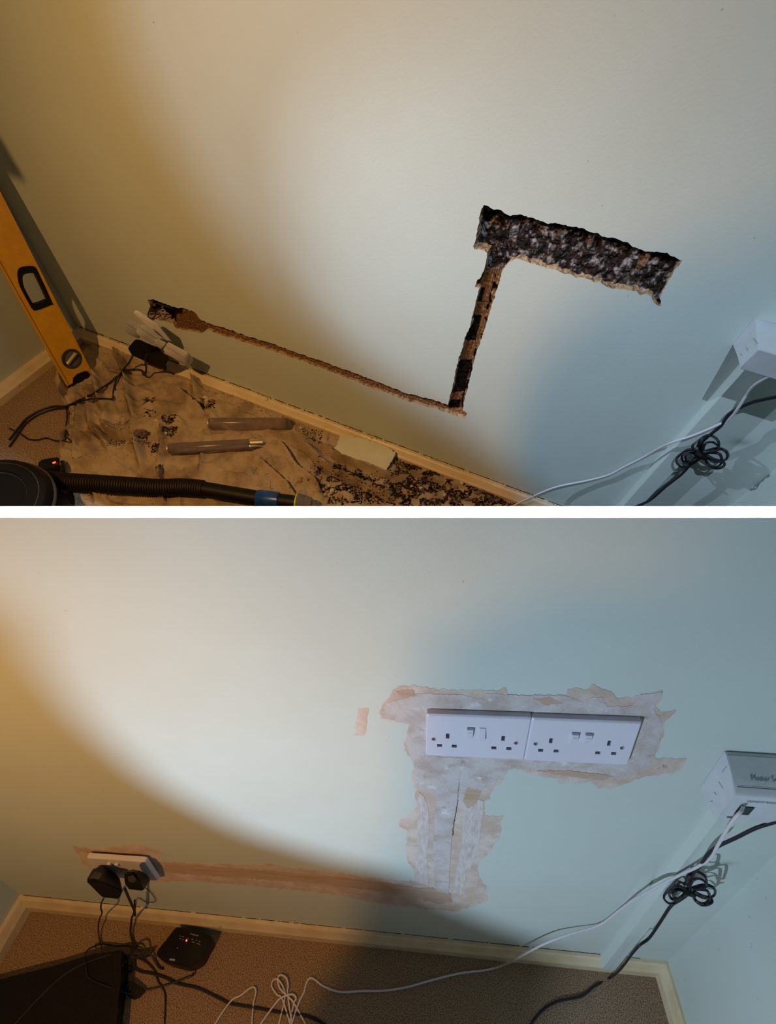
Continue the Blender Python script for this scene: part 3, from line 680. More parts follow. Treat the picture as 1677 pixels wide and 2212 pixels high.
def cable(name, label, room, pts, r, m, parent=None, n=8, closed=False, step=.004, flat=1.0):
    bm = bmesh.new(); P = smooth_path(pts, step, closed); tube(bm, P, r, n, closed=closed, flat=flat)
    if parent is not None: return part(name, bm, m, room, parent, True)
    o = new_obj(name, bm, m, room, base=P[len(P)//2], smooth=True); return tag(o, label, 'cable')
Z = .0025
fl = lambda pts, z=Z: [L.f(*(p if len(p)==3 else (p[0],p[1],z))) for p in pts]
cable('power_cable','thin black cable hanging from the large power adapter over the skirting',L,
      [L.w(224,1941,.056),L.w(219,1951,.05),L.w(218,1962,.045),L.w(220.5,1972,.04),L.w(216,1983,.035),L.f(213,1998,.03),L.f(213,2018,.012),L.f(218,2040,.01),L.f(221,2056,.053)], .0019, M['cableb'])
cable('power_cable','thick black cable hanging from the small plug to the tangle on the carpet',L,
      [L.w(270,1920,.05),L.w(277,1936,.046),L.w(284,1952,.04),L.w(290,1966,.035),L.w(289,1974,.034),L.w(285,1982,.032),L.f(283,1998,.025),L.f(282,2015,.012),L.f(287,2032,.006),L.f(295,2045,.006)], .0028, M['cableb'])
bm = bmesh.new(); tube(bm, [L.w(291,1945,.03), L.w(292,1978,.03)], .0024, 8)
tag(new_obj('cable_clip', bm, M['cableb'], L, base=L.w(291,1960,.03), smooth=True), 'short upright black cable tie beside the thick cable at the skirting', 'cable tie')
cable('power_cable','very thin wire looping on the wall below the small plug',L,
      [L.w(315,1918,.004),L.w(326,1928,.003),L.w(335,1941,.003),L.w(334,1949,.003),L.w(325,1949,.003),L.w(321,1951,.003),L.w(311,1946,.003),L.w(300,1940,.003),L.w(296,1942,.006),L.w(294,1955,.02),L.w(292,1968,.03)], .0008, M['cableb'], n=6)
tang = [
 [(186,2086,.056),(183,2070,.052),(190,2052,.03),(218,2040,.012),(250,2043,.012),(280,2044,.012),(300,2052,.012),(308,2062,.012)],
 [(186,2086,.056),(188,2105,.056),(200,2118,.056),(235,2132,.056),(270,2145,.03),(290,2148,.012)],
 [(284,2062,.012),(286,2050,.02),(298,2038,.026),(310,2040,.026),(314,2050,.022),(325,2060,.014),(336,2078,.006),(345,2090,.004),(352,2093,.006)],
 [(280,2062,.012),(300,2056,.014),(322,2052,.016),(330,2048,.016),(330,2053,.014),(315,2066,.010),(298,2070,.008)],
 [(290,2066,.01),(308,2074,.008),(325,2086,.004),(336,2100,.003),(341,2118,.003),(350,2133,.003),(357,2150,.003),(356,2200,.003),(350,2270,.003)],
 [(288,2072,.01),(292,2090,.004),(305,2098,.003),(335,2104,.003),(365,2115,.003),(380,2123,.003),(400,2128,.003),(430,2135,.003),(478,2158,.003),(500,2168,.003),(560,2178,.003),(600,2186,.003),(680,2200,.003),(760,2260,.003)],
 [(270,2090,.004),(280,2086,.008),(287,2090,.006),(284,2098,.004),(276,2098,.004),(270,2092,.004)],
 [(312,2139,.006),(340,2133,.004),(380,2121,.006),(400,2113,.005),(417,2107,.006),(417,2102,.012)],
 [(250,2055,.054),(275,2064,.02),(292,2068,.012),(310,2062,.012),(320,2066,.008),(312,2069,.008),(300,2064,.012)],
 [(289,2045,.02),(288,2062,.014),(290,2085,.006),(289,2118,.004)],
 [(264,2087,.05),(275,2072,.02),(290,2058,.016),(305,2058,.014),(330,2050,.012)],
 [(20,2225,.054),(90,2150,.054),(140,2105,.054),(190,2078,.054),(240,2062,.054)],
]
labs = ['black wire arching left from the tangle across the carpet','black wire crossing the grille to the dark plug block','black wire looping up from the tangle to the router side','flattened black wire loop on the tangle','thin black wire running down the carpet past the router','heavy black cable running right along the bottom of the carpet','tiny black wire ring below the tangle','black wire from the dark plug block to the router corner','short black wire knotted at the tangle top','thin black wire dropping straight from the tangle','black wire rising from the speaker edge to the tangle','fine grey wire lying across the speaker grille']
for i, (pts, lb) in enumerate(zip(tang, labs)):
    rr = {5:.0030,7:.0021,2:.0023,1:.0012,11:.0008,9:.0010}.get(i, .0018)
    cable('cable', lb, L, [L.f(*p) for p in pts], rr, M['cableb'] if i!=11 else M['dkgrey'])
th = thing('plug_block', 'dark plug block on the carpet beside the speaker corner', 'plug', L, L.f(285,2145,0))
P = [L.f(x,y,z) for x,y,z in [(254,2118,.02),(262,2113,.024),(285,2118,.022),(312,2136,.016),(310,2146,.012),(300,2158,.008),(290,2161,.006),(272,2146,.004),(252,2136,.004),(256,2124,.001),(300,2150,.001),(292,2160,.001),(312,2140,.001)]]
part('body', hull(P, .002, 2), M['black'], L, th, True)
bm = bmesh.new()
for k in range(4): 
    a = L.f(277+k*7,2125+k*4,.0232-k*.002); b = L.f(272+k*7,2139+k*3,.018-k*.002); tube(bm, [a,b], .0008, 5)
part('grip_rib', bm, M['dkgrey'], L, th)
# white network cable
wc = [(1603,1741,.040),(1598,1750,.045)]
P = [L.w(1606,1742,.046),L.w(1602,1752,.055),L.w(1590,1765,.058),L.w(1572,1790,.055),L.w(1552,1825,.048),L.w(1535,1853,.040),L.w(1508,1872,.036),L.w(1470,1890,.030),L.w(1430,1910,.028),L.w(1395,1930,.020),L.w(1370,1943,.012)]
for (x,y,d) in [(1340,1965,.006),(1295,1998,.006),(1240,2015,.014),(1195,2031,.023),(1160,2047,.027),(1130,2063,.029),(1107,2076,.031)]: P.append(L.w(x,y,d))
P += [L.f(x,y,z) for x,y,z in [(1075,2089,.006),(1045,2096,.004),(990,2103,.004),(930,2118,.004),(880,2132,.004),(830,2140,.004),(780,2141,.004),(735,2143,.004),(700,2131,.004),(680,2116,.006),(669,2113,.006),(662,2124,.004),(657,2143,.004),(645,2168,.004),(630,2215,.004),(620,2270,.004)]]
cable('network_cable','long white cable drooping from the wall box across the wall to the carpet',L,P,.0022,M['cablew'])
cable('network_cable','white cable loop pair lying at the bottom of the carpet',L,[L.f(x,y,z) for x,y,z in [(590,2260,.004),(615,2160,.004),(613,2135,.004),(600,2115,.008),(590,2118,.008),(587,2130,.004),(598,2148,.004),(612,2163,.004),(640,2260,.004)]]+[L.f(x,y,z) for x,y,z in [(640,2270,.006),(622,2150,.004),(623,2130,.006),(618,2112,.009),(606,2106,.009),(600,2114,.008),(605,2135,.008),(625,2155,.006),(640,2175,.004),(690,2270,.004)]],.0020,M['cablew'])
cable('network_cable','small white cable loop resting across the paired loops',L,[L.f(x,y,z) for x,y,z in [(530,2260,.004),(595,2168,.009),(615,2152,.010),(633,2148,.008),(640,2158,.005),(634,2172,.004),(615,2270,.004)]],.0020,M['cablew'])
cable('network_cable','white cable hump at the bottom edge left of the loops',L,[L.f(x,y,z) for x,y,z in [(440,2250,.004),(495,2167,.007),(520,2150,.007),(538,2136,.007),(548,2132,.007),(553,2140,.007),(550,2158,.006),(547,2175,.004),(540,2270,.004)]],.0018,M['cablew'])

def coil(room, o, pts_main, label, sc=1.0, dd=0.0):
    """black cable with a tied bundle, o = pixel offset of the bundle"""
    ox, oy = o
    th = thing('coiled_cable', label, 'cable', room, room.w(1518+ox,980+oy,.03))
    bm = bmesh.new(); tube(bm, smooth_path(pts_main, .004), .0026, 8); part('cable', bm, M['cableb'], room, th, True)
    loops = [
     [(1518,974),(1510,965),(1513,950),(1530,940),(1545,945),(1553,955),(1552,968),(1540,973),(1524,977)],
     [(1520,975),(1525,958),(1540,955),(1550,962),(1553,972)],
     [(1522,977),(1540,970),(1556,969),(1570,976),(1572,988),(1562,996),(1545,996),(1526,986)],
     [(1524,980),(1540,978),(1556,982),(1560,998),(1550,1008),(1536,1006),(1525,993)],
     [(1526,984),(1545,992),(1562,997),(1566,1004),(1556,1011),(1542,1011),(1528,1000)],
     [(1512,980),(1500,973),(1485,974),(1474,984),(1476,996),(1487,1000),(1500,994),(1512,984)],
     [(1510,984),(1495,978),(1482,985),(1484,996),(1496,997),(1510,988)],
     [(1508,978),(1488,971),(1466,986),(1462,998),(1472,1008),(1485,1008),(1500,1000),(1514,988)],
    ]
    for i, lp in enumerate(loops):
        P = [room.w(x+ox, y+oy, dd+.028+.005*((i+k)%3)) for k, (x, y) in enumerate(lp)]
        bm = bmesh.new(); tube(bm, smooth_path(P, .0025, True), .0019, 7, closed=True, flat=1.35)
        part('loop', bm, M['cableb'], room, th, True)
    bm = bmesh.new(); tube(bm, [room.w(1500+ox,977+oy,dd+.033), room.w(1512+ox,983+oy,dd+.036), room.w(1526+ox,990+oy,dd+.033)], .0062, 10, rfun=lambda s,i: .0062 if i==1 else .0045)
    part('tie', bm, M['black'], room, th, True)
    bm = bmesh.new(); tube(bm, [room.w(1505+ox,979+oy,dd+.04), room.w(1495+ox,971+oy,dd+.044)], .0006, 5); tube(bm, [room.w(1507+ox,978+oy,dd+.04), room.w(1499+ox,969+oy,dd+.044)], .0006, 5)
    part('tie_end', bm, M['black'], room, th)
    return th
coil(L, (-27,943), [L.w(1677,1775,.045),L.w(1633,1789,.045),L.w(1590,1810,.044),L.w(1552,1828,.042),L.w(1530,1845,.038),L.w(1515,1868,.036),L.w(1500,1885,.035),L.w(1490,1910,.034),L.w(1485,1925,.034),L.w(1465,1945,.030),L.w(1448,1960,.022),L.w(1425,1995,.012),L.w(1403,2026,.020),L.w(1382,2042,.034),L.w(1366,2060,.036),L.w(1350,2082,.036),L.w(1337,2097,.038)]+[L.f(x,y,z) for x,y,z in [(1318,2112,.004),(1285,2130,.004),(1255,2152,.004),(1200,2165,.004),(1160,2195,.004),(1120,2260,.004)]],
     'black cable with a tied bundle of loops against the trunking in the lower picture')
coil(U, (0,0), [U.w(1690,855,.03),U.w(1633,867,.03),U.w(1600,880,.03),U.w(1575,895,.03),U.w(1558,920,.03),U.w(1540,935,.03),U.w(1518,955,.03),U.w(1512,975,.03),U.w(1490,1005,.03),U.w(1472,1025,.03),U.w(1440,1050,.03),U.w(1405,1080,.03),U.w(1370,1096,.03),U.w(1330,1115,.03)],
     'black cable with a tied bundle of loops against the trunking in the upper picture')
cable('network_cable','white cable crossing the trunking and wall in the upper picture',U,
      [U.w(1600,888,.032) if False else U.w(1690,800,.03),U.w(1633,830,.035),U.w(1610,858,.035),U.w(1596,880,.034),U.w(1575,905,.03),U.w(1545,921,.03),U.w(1500,940,.03),U.w(1455,955,.03),U.w(1425,968,.022),U.w(1390,988,.012),U.w(1350,1008,.008),U.w(1315,1026,.008),U.w(1270,1038,.010),U.w(1210,1050,.018),U.w(1175,1062,.026),U.w(1140,1078,.036),U.w(1106,1095,.045),U.w(1080,1115,.05)], .0021, M['cablew'])

# ------------------------------------------------------------------ master socket boxes at the trunking
def wallbox(room, back, front_low, front_mid, top, label, texts):
    """left face outline in pixels; the box is extruded to the right"""
    th = thing('phone_socket', label, 'socket', room, room.w(*back, 0))
    b0 = room.w(*back, 0.0); t0 = room.w(*top, 0.0)
    x = b0[0]; D = .036
    fl_ = np.array([x, D, room.r(*front_low, x)[2]])
    # side profile in (d, z), kept in the plane x = const
    z_b = b0[2]; z_t = t0[2]
    lo = room.r(*front_low, x); mid = room.r(*front_mid, x)
    prof = [(0.0,z_b),(0.0,z_t),(.006,z_t+.001),(mid[1]*.62,mid[2]+(z_t-mid[2])*.52),(mid[1]*.9,mid[2]+(z_t-mid[2])*.22),(mid[1],mid[2]),(lo[1],lo[2]),(lo[1]*.6,lo[2]+(z_b-lo[2])*.25)]
    wdt = .105
    bm = bmesh.new()
    A = [bm.verts.new((x, d, z)) for d, z in prof]; B_ = [bm.verts.new((x+wdt, d, z)) for d, z in prof]
    for i in range(len(prof)): bm.faces.new((A[i], A[(i+1)%len(prof)], B_[(i+1)%len(prof)], B_[i]))
    bm.faces.new(A[::-1]); bm.faces.new(B_)
    bmesh.ops.bevel(bm, geom=[e for e in bm.edges], offset=.0009, segments=2, affect='EDGES', clamp_overlap=True)
    part('housing', bm, M['boxw'], room, th, True)
    return th, x, prof, wdt
# lower box
th, X, prof, wdt = wallbox(L, (1511,1703), (1545,1770), (1588,1717), (1566,1622), 'white master telephone socket box above the trunking in the lower picture', None)
print('box prof', X, prof)
lo_, mid_ = prof[6], prof[5]
def fr(u, v, e=.0006):   # on the lower front face: u metres right, v 0 bottom .. 1 mid ridge
    d = lo_[0]+(mid_[0]-lo_[0])*v; z = lo_[1]+(mid_[1]-lo_[1])*v
    nrm = np.array([mid_[1]-lo_[1], -(mid_[0]-lo_[0])]); nrm = nrm/np.linalg.norm(nrm)
    return np.array([X+u, d+nrm[0]*e, z+nrm[1]*e])
up_ = (prof[3], prof[5])
def fu(u, v, e=.0006):   # upper sloping face
    seq = [prof[5],prof[4],prof[3],prof[2]]; s = v*3; i = min(int(s),2); s -= i
    a, b = np.array(seq[i]), np.array(seq[i+1]); p = a+(b-a)*s; t = b-a; nrm = np.array([t[1],-t[0]]); nrm = nrm/np.linalg.norm(nrm)
    return np.array([X+u, p[0]+nrm[0]*e, p[1]+nrm[1]*e])
def put_text(s, fn, u0, v0, hu, hv, m, shear=0.0, name='lettering'):
    vs, fs = text_tris(s, 1.0); bm = bmesh.new()
    vv_ = [bm.verts.new(V(fn(u0+(x+shear*y)*hu, v0+y*hv))) for x, y in vs]
    for f in fs: bm.faces.new([vv_[i] for i in f])
    return part(name, bm, m, L, th)
FACEH = math.hypot(mid_[0]-lo_[0], mid_[1]-lo_[1]); UPH = sum(math.dist(a,b) for a,b in zip(prof[2:5],prof[3:6]))
put_text('Master Socket', fu, .024, .60, .0085, .0085/UPH, M['txt'])
put_text('openreach', fr, .020, .78, .0100, .0100/FACEH, M['txt'], shear=.2)
bm = bmesh.new(); prism(bm, [fr(.018,.30), fr(.036,.30), fr(.036,.60), fr(.018,.60)], (0,.0006,0)); part('port', bm, M['teal'], L, th)['label'] = 'dark cable port'
bm = bmesh.new(); prism(bm, [fr(.012,.12), fr(.026,.12), fr(.026,.16), fr(.012,.16)], (0,.0004,0)); part('small_print', bm, M['txt'], L, th)
bm = bmesh.new(); prism(bm, [fu(.004,.40), fu(wdt-.004,.40), fu(wdt-.004,.412), fu(.004,.412)], (0,.0003,0)); part('seam', bm, M['dkgrey'], L, th)
# scratches on its left side
bm = bmesh.new()
for a, b in [((1553,1689),(1562,1703)),((1543,1711),(1548,1717)),((1535,1731),(1540,1731)),((1570,1655),(1560,1668))]:
    p, q_ = L.r(*a, X-.0006), L.r(*b, X-.0006); tube(bm, [p,q_], .0003, 4)
part('scratch', bm, M['txt'], L, th)
# upper box
thu, XU, profU, _ = wallbox(U, (1583,745), (1599,797), (1640,755), (1640,690), 'white master telephone socket box at the right edge of the upper picture', None)
bm = bmesh.new()
for a, b in [((1627,730),(1637,742)),((1612,751),(1617,757)),((1600,764),(1604,768))]:
    tube(bm, [U.r(*a, XU-.0006), U.r(*b, XU-.0006)], .0003, 4)
part('scratch', bm, M['txt'], U, thu)

# ------------------------------------------------------------------ upper: dust sheet
OUT = [(130,797.7),(118,828.7),(125,852.6),(137,874),(154,898),(151.6,921.7),(135,955),(128,986),(132.6,1007.6),(149,1060),(182.6,1093),(200,1160)]
outl = [U.f(*p) for p in OUT]
poly = [(p[0],p[1]) for p in outl]+[(p[0],p[1]) for p in [U.f(700,1500),U.f(1500,1300)]]+[(U.xr-.26,U.t+.002),(U.xl+.13,U.t+.002)]+[tuple(U.f(*p)[:2]) for p in [(205,748),(165,782)]]
polj = jag(poly, .0025, .012, 4)
RIDGES = [ # pixel polylines, width m, height m, asymmetry
 ([(232,740),(300,790),(350,800),(385,822)],.012,.012,0),
 ([(240,750),(262,785),(275,815),(281,850),(283,864),(292,915)],.008,.016,1),
 ([(205,800),(216,862),(230,898)],.008,.012,1),
 ([(185,830),(197,867),(197,898),(202,931),(221,948),(245,988)],.008,.012,1),
 ([(165,835),(178,879),(176,902),(168,965),(160,1000)],.006,.010,1),
 ([(135,810),(144,845),(142,879),(156,903),(147,941),(134,984)],.008,.012,-1),
 ([(150,870),(170,860),(190,850),(215,838)],.006,.008,0),
 ([(226,917),(233,936),(264,953),(295,960),(304,988),(308,1020)],.010,.018,1),
 ([(350,922),(354,965),(345,1012)],.008,.010,1),
 ([(366,839),(419,877),(446,901)],.010,.016,-1),
 ([(368,812),(402,806),(424,838),(423,868)],.012,.022,1),
 ([(562,940),(616,955),(658,970),(703,976),(732,997),(795,1018),(830,1032),(870,1030)],.009,.012,1),
 ([(506,986),(548,997),(589,1021),(631,1065),(650,1093)],.008,.010,-1),
 ([(568,967),(607,970),(628,991),(646,1021),(682,1047),(697,1080)],.009,.012,-1),
 ([(600,955),(660,975),(700,1015),(747,1039),(830,1077),(880,1100)],.012,.016,1),
 ([(479,861),(539,872),(580,889)],.006,.007,-1),
 ([(360,1093),(352,1040),(352,1012)],.006,.010,1),
 ([(182,1060),(205,1050),(215,1093)],.010,.014,1),
 ([(240,930),(232,900),(250,870),(300,850),(330,838)],.010,.008,0),
 ([(300,900),(320,885),(350,880),(370,890)],.010,.007,0),
 ([(430,960),(440,1000),(432,1030)],.006,.006,1),
 ([(130,1000),(170,1005),(210,1000),(260,1005)],.008,.010,-1),
 ([(155,960),(185,950),(210,960)],.008,.009,1),
 ([(540,985),(570,1000),(600,1005)],.006,.006,-1),
 ([(860,1010),(900,1030),(960,1050),(1010,1052)],.010,.006,1),
]
RR = [([tuple(U.f(*p)[:2]) for p in smooth_path(pl, 12)], w_, h_, a_) for pl, w_, h_, a_ in RIDGES]
def cloth_h(P):
    P = np.asarray(P, float); H = np.full(len(P), .009)
    for i in range(len(P)):
        x, y = P[i]
        n1 = abs(noise.noise(Vector((x*11+y*5,y*16-x*4,11)))); n2 = abs(noise.noise(Vector((x*30-y*9,y*24,17))))
        H[i] += .0075*max(0,1-n1*4.5)**2*(1 if x<-.25 else .4)+.0028*max(0,1-n2*5)**2
        H[i] += .0045*noise.noise(Vector((x*14,y*14,0)))+.003*abs(noise.noise(Vector((x*34,y*34,4))))+.0016*noise.noise(Vector((x*90,y*90,7)))
    for ln_, w_, h_, a_ in RR:
        d, s, fr_ = segdist(P, ln_)
        ww = w_*np.where(a_*s>0, 0.35, 1.35) if a_ else w_
        en_ = np.clip(np.minimum(fr_, 1-fr_)*6, .1, 1)
        H += 1.7*h_*np.exp(-(d/ww)**2)*en_
        if a_:                                  # the tucked side of the fold
            off = np.where(a_*s>0, d, 9.0)
            H -= .010*np.exp(-((off-w_*.55)/(w_*.28))**2)*en_
    rim, _, _ = segdist(P, poly[:len(OUT)])
    left = P[:,0] < -.70
    H += np.where(left, .006*np.exp(-((rim-.012)/.010)**2), 0)
    H = np.where(rim<.008, H*np.clip(rim/.008,.1,1), H)
    return np.maximum(H, .0014)
g = .0030; xs = np.arange(U.xl+.02, U.xr-.02, g); ys = np.arange(U.t, 1.0, g)
XX, YY = np.meshgrid(xs, ys); P2 = np.c_[XX.ravel(), YY.ravel()]
# only what lies on the kept side of the divider
cc = (np.c_[P2, np.zeros(len(P2))]-U.C)@U.R.T
okp = (cc[:,1] < .02)&inpoly(P2, polj)
Hs = np.zeros(len(P2)); Hs[okp] = cloth_h(P2[okp])
bm = bmesh.new(); W = len(xs); idx = {i: bm.verts.new((P2[i,0], P2[i,1], Hs[i])) for i in np.nonzero(okp)[0]}
for i in idx:
    if (i+1)%W and i+1 in idx and i+W in idx and i+W+1 in idx: bm.faces.new((idx[i], idx[i+1], idx[i+W+1], idx[i+W]))
bmesh.ops.delete(bm, geom=[v for v in bm.verts if not v.link_faces], context='VERTS')
bnd = [e for e in bm.edges if e.is_boundary]
ex = bmesh.ops.extrude_edge_only(bm, edges=bnd)
for v in [x for x in ex['geom'] if isinstance(x, bmesh.types.BMVert)]: v.co.z = .0003
o = new_obj('dust_sheet', bm, M['cloth'], U, base=(-.6,.3,0), smooth=True); tag(o, 'crumpled beige canvas dust sheet spread along the skirting', 'dust sheet')

# ------------------------------------------------------------------ upper: rubble
def blob(bm, c, s, seed, col=None, cl=None, sub=0, flat=.6):
    r = random.Random(seed)
    if sub: res = bmesh.ops.create_icosphere(bm, subdivisions=sub, radius=1)['verts']
    else:
        res = [bm.verts.new(p) for p in ((1,0,0),(-1,0,0),(0,1,0),(0,-1,0),(0,0,1),(0,0,-1))]
        for q_ in ((0,2,4),(2,1,4),(1,3,4),(3,0,4),(2,0,5),(1,2,5),(3,1,5),(0,3,5)): bm.faces.new([res[i] for i in q_])
    ang = r.uniform(0, 2*PI); ca, sa = math.cos(ang), math.sin(ang); ex_ = (r.uniform(.7,1.3), r.uniform(.6,1.0), flat*r.uniform(.6,1.2))
    off = Vector((r.uniform(0,99),)*3)
    for v in res:
        p = v.co.copy(); k = 1+(.35*noise.noise(p*1.3+off)+.25*noise.noise(p*3+off) if sub else r.uniform(-.35,.35))
        p = Vector((p.x*ex_[0], p.y*ex_[1], p.z*ex_[2]))*s*k
        v.co = Vector((p.x*ca-p.y*sa, p.x*sa+p.y*ca, p.z))+V(c)
    if cl is not None:
        for v in res:
            for lp in v.link_loops: lp[cl] = col
ZONES = [ # pixel polygon, count, size m
 ([(900,1000),(960,1020),(1060,1060),(1115,1085),(1120,1100),(850,1100),(840,1060),(850,1035)], 2600, .0032),
 ([(700,1000),(780,1030),(850,1045),(860,1095),(720,1095),(690,1050),(680,1010)], 1700, .0025),
 ([(630,930),(700,945),(735,960),(720,990),(650,965)], 420, .0018),
 ([(850,1000),(880,1005),(900,1030),(860,1030)], 300, .0022),
 ([(355,905),(385,905),(380,950),(360,945)], 330, .0024),
 ([(315,875),(340,868),(330,900),(318,905)], 110, .0024),
 ([(270,940),(320,935),(330,975),(290,975)], 160, .0022),
 ([(340,955),(352,965),(348,985),(330,980)], 110, .0024),
 ([(250,915),(280,905),(285,945),(260,950)], 160, .0012),
 ([(240,955),(275,960),(270,975),(245,970)], 90, .0016),
 ([(425,870),(470,872),(470,890),(440,890)], 160, .0024),
 ([(160,870),(500,880),(640,960),(680,1090),(180,1090)], 700, .0010),
 ([(500,1000),(680,1010),(700,1090),(600,1090)], 200, .0012),
 ([(345,1010),(356,1010),(350,1030),(342,1030)], 60, .002),
 ([(400,810),(450,835),(640,920),(700,945),(640,935),(450,860)], 260, .0013),
]
bm = bmesh.new(); cl = bm.loops.layers.color.new('Col'); r = random.Random(21)
PAL = [(.045,.033,.024),(.07,.052,.036),(.11,.08,.05),(.19,.14,.09),(.28,.21,.13),(.46,.40,.32),(.32,.20,.09)]
pos = []
for pl, cnt, s in ZONES:
    a = np.array(pl); k = 0
    while k < cnt:
        q_ = (r.uniform(a[:,0].min(), a[:,0].max()), r.uniform(a[:,1].min(), a[:,1].max()))
        if k<cnt and noise.noise(Vector((q_[0]*.035,q_[1]*.06,s*900))) > -.18 and inpoly([(q_[0]+r.gauss(0,9),q_[1]+r.gauss(0,6))], pl)[0]: pos.append((q_, s*r.uniform(.35,1.15)*(1.7 if r.random()<.06 else 1))); k += 1
FP = np.array([U.f(*q_)[:2] for q_, s in pos]); HH = cloth_h(FP)
for (xy, (q_, s), h) in zip(FP, pos, HH):
    if xy[1] < U.t+.002: continue
    wgt = [4,5,5,5,4,2,2] ; c = r.choices(PAL, wgt)[0]
    blob(bm, (xy[0], xy[1], h+s*.3), s, r.random(), (*c,1), cl)
o = new_obj('grit', bm, M['grit'], U, base=(0,.2,0)); tag(o, 'dark loose grit and dust scattered over the canvas dust sheet', 'rubble', kind='stuff')
# grit lying along the skirting top
bm = bmesh.new(); cl = bm.loops.layers.color.new('Col')
for k in range(1500):
    x = r.uniform(U.xl+.05, .35); s = r.uniform(.0004,.0011)
    if noise.noise(Vector((x*9,0,0))) < -.12: continue
    blob(bm, (x, r.uniform(.001,.007), U.h+s*.3), s, r.random(), (*r.choice(PAL[:5]),1), cl)
o = new_obj('grit', bm, M['grit'], U, base=(0,0,U.h)); tag(o, 'fine dark grit along the top ledge of the skirting', 'rubble', kind='stuff')
# single stones
seen_ = {}
STN = [(718,1066,9,'w'),(712,1054,6,'w'),(706,1059,6,'t'),(735,1078,9,'t'),(692,1040,7,'t'),(995,1052,8,'w'),(985,1056,10,'s'),(967,1060,10,'t'),(908,1062,7,'w'),(888,1058,6,'w'),(896,1058,5,'t'),(876,1072,7,'t'),(886,1071,5,'t'),(898,1080,6,'s'),(911,1068,7,'s'),(970,1082,7,'t'),(960,1075,6,'w'),(1030,1072,10,'s'),(1024,1062,7,'s'),(1042,1066,8,'s'),(1052,1080,8,'s'),(1072,1086,9,'s'),(1090,1080,8,'s'),(1010,1085,9,'s'),(990,1084,9,'s'),(930,1085,7,'s'),(940,1074,6,'s'),(950,1064,6,'s'),(874,1052,8,'s'),(842,1082,7,'s'),(858,1070,6,'s'),(832,1070,5,'s'),(778,1080,6,'s'),(765,1064,6,'s'),(752,1052,5,'s'),(745,1044,6,'s'),(733,1035,7,'s'),(760,1034,8,'t'),(702,1078,6,'s'),(693,1071,6,'s'),(650,1046,10,'t'),(668,1048,6,'s'),(335,905,6,'t'),(326,902,5,'s'),(341,916,6,'w'),(363,945,6,'w'),(372,930,7,'s'),(366,922,6,'s'),(446,865,8,'w'),(440,878,8,'s'),(462,876,10,'s'),(452,884,9,'s'),(450,875,7,'w'),(292,948,8,'t'),(315,905,5,'t'),(317,880,5,'s'),(697,928,5,'s'),(650,930,6,'w'),(656,932,5,'s')]
dist_ = {0:'white chalky flake of plaster lying near the hose end on the dust sheet'}
MS = {'w':(M['stone_w'],'pale plaster crumb','pale plaster crumbs among the rubble'), 't':(M['stone_t'],'ochre plaster chip','ochre plaster chips among the rubble'), 's':(M['stone'],'grey brown stone chip','grey brown stone chips among the rubble')}
STN.sort(key=lambda t: t[0])
FS = np.array([U.f(x,y)[:2] for x,y,_,_ in STN]); HS = cloth_h(FS)
for i, ((x,y,px_,k), xy, h) in enumerate(zip(STN, FS, HS)):
    s = px_*.00062*1.25; bm = bmesh.new(); blob(bm, (xy[0], xy[1], h+s*.35), s, i*1.7, sub=2, flat=.55 if k!='w' else .35)
    o = new_obj('rubble_chip', bm, MS[k][0], U, base=(xy[0],xy[1],h), smooth=False)
    size_ = 'large' if px_ >= 9 else 'middling' if px_ >= 7 else 'small'
    if x < 330: pl = 'by the big masonry lump'
    elif x < 400: pl = 'in the pile left of the tubes'
    elif x < 500: pl = 'in the heap above the tubes'
    elif x < 670 and y < 1000 or (x < 700 and y < 940): pl = 'behind the upper tube end'
    elif x < 725: pl = 'beside the hose nozzle'
    elif x < 800: pl = 'below the green plaster piece'
    elif x < 890: pl = 'left in the rubble heap'
    elif x < 950: pl = 'amid the rubble heap'
    elif x < 1015: pl = 'right in the rubble heap'
    else: pl = 'at the heap tip by the skirting'
    key = (size_, k, pl); seen_[key] = seen_.get(key, 0)+1
    nth = ['', 'second ', 'third ', 'fourth ', 'fifth '][min(seen_[key]-1, 4)]
    tag(o, (nth+size_+' '+MS[k][1]+' '+pl).strip()+(' from the left' if nth else ''), 'rubble', MS[k][2])
# large lump on the sheet
p = U.f(310,952,.0); h = cloth_h([p[:2]])[0]; bm = bmesh.new(); blob(bm, (p[0],p[1],h+.006), .0175, 5.5, sub=4, flat=.75)
tag(new_obj('rubble_lump', bm, M['stone'], U, base=(p[0],p[1],h)), 'fist sized dark grey lump of masonry lying alone in a fold of the dust sheet', 'rubble')
# nail
bm = bmesh.new(); tube(bm, [U.f(345,920,.02), U.f(372,935,.018)], .0008, 6)
tag(new_obj('nail', bm, M['steel'], U, base=U.f(358,928,.018)), 'thin nail lying on the grit beside the upper clear tube', 'nail')
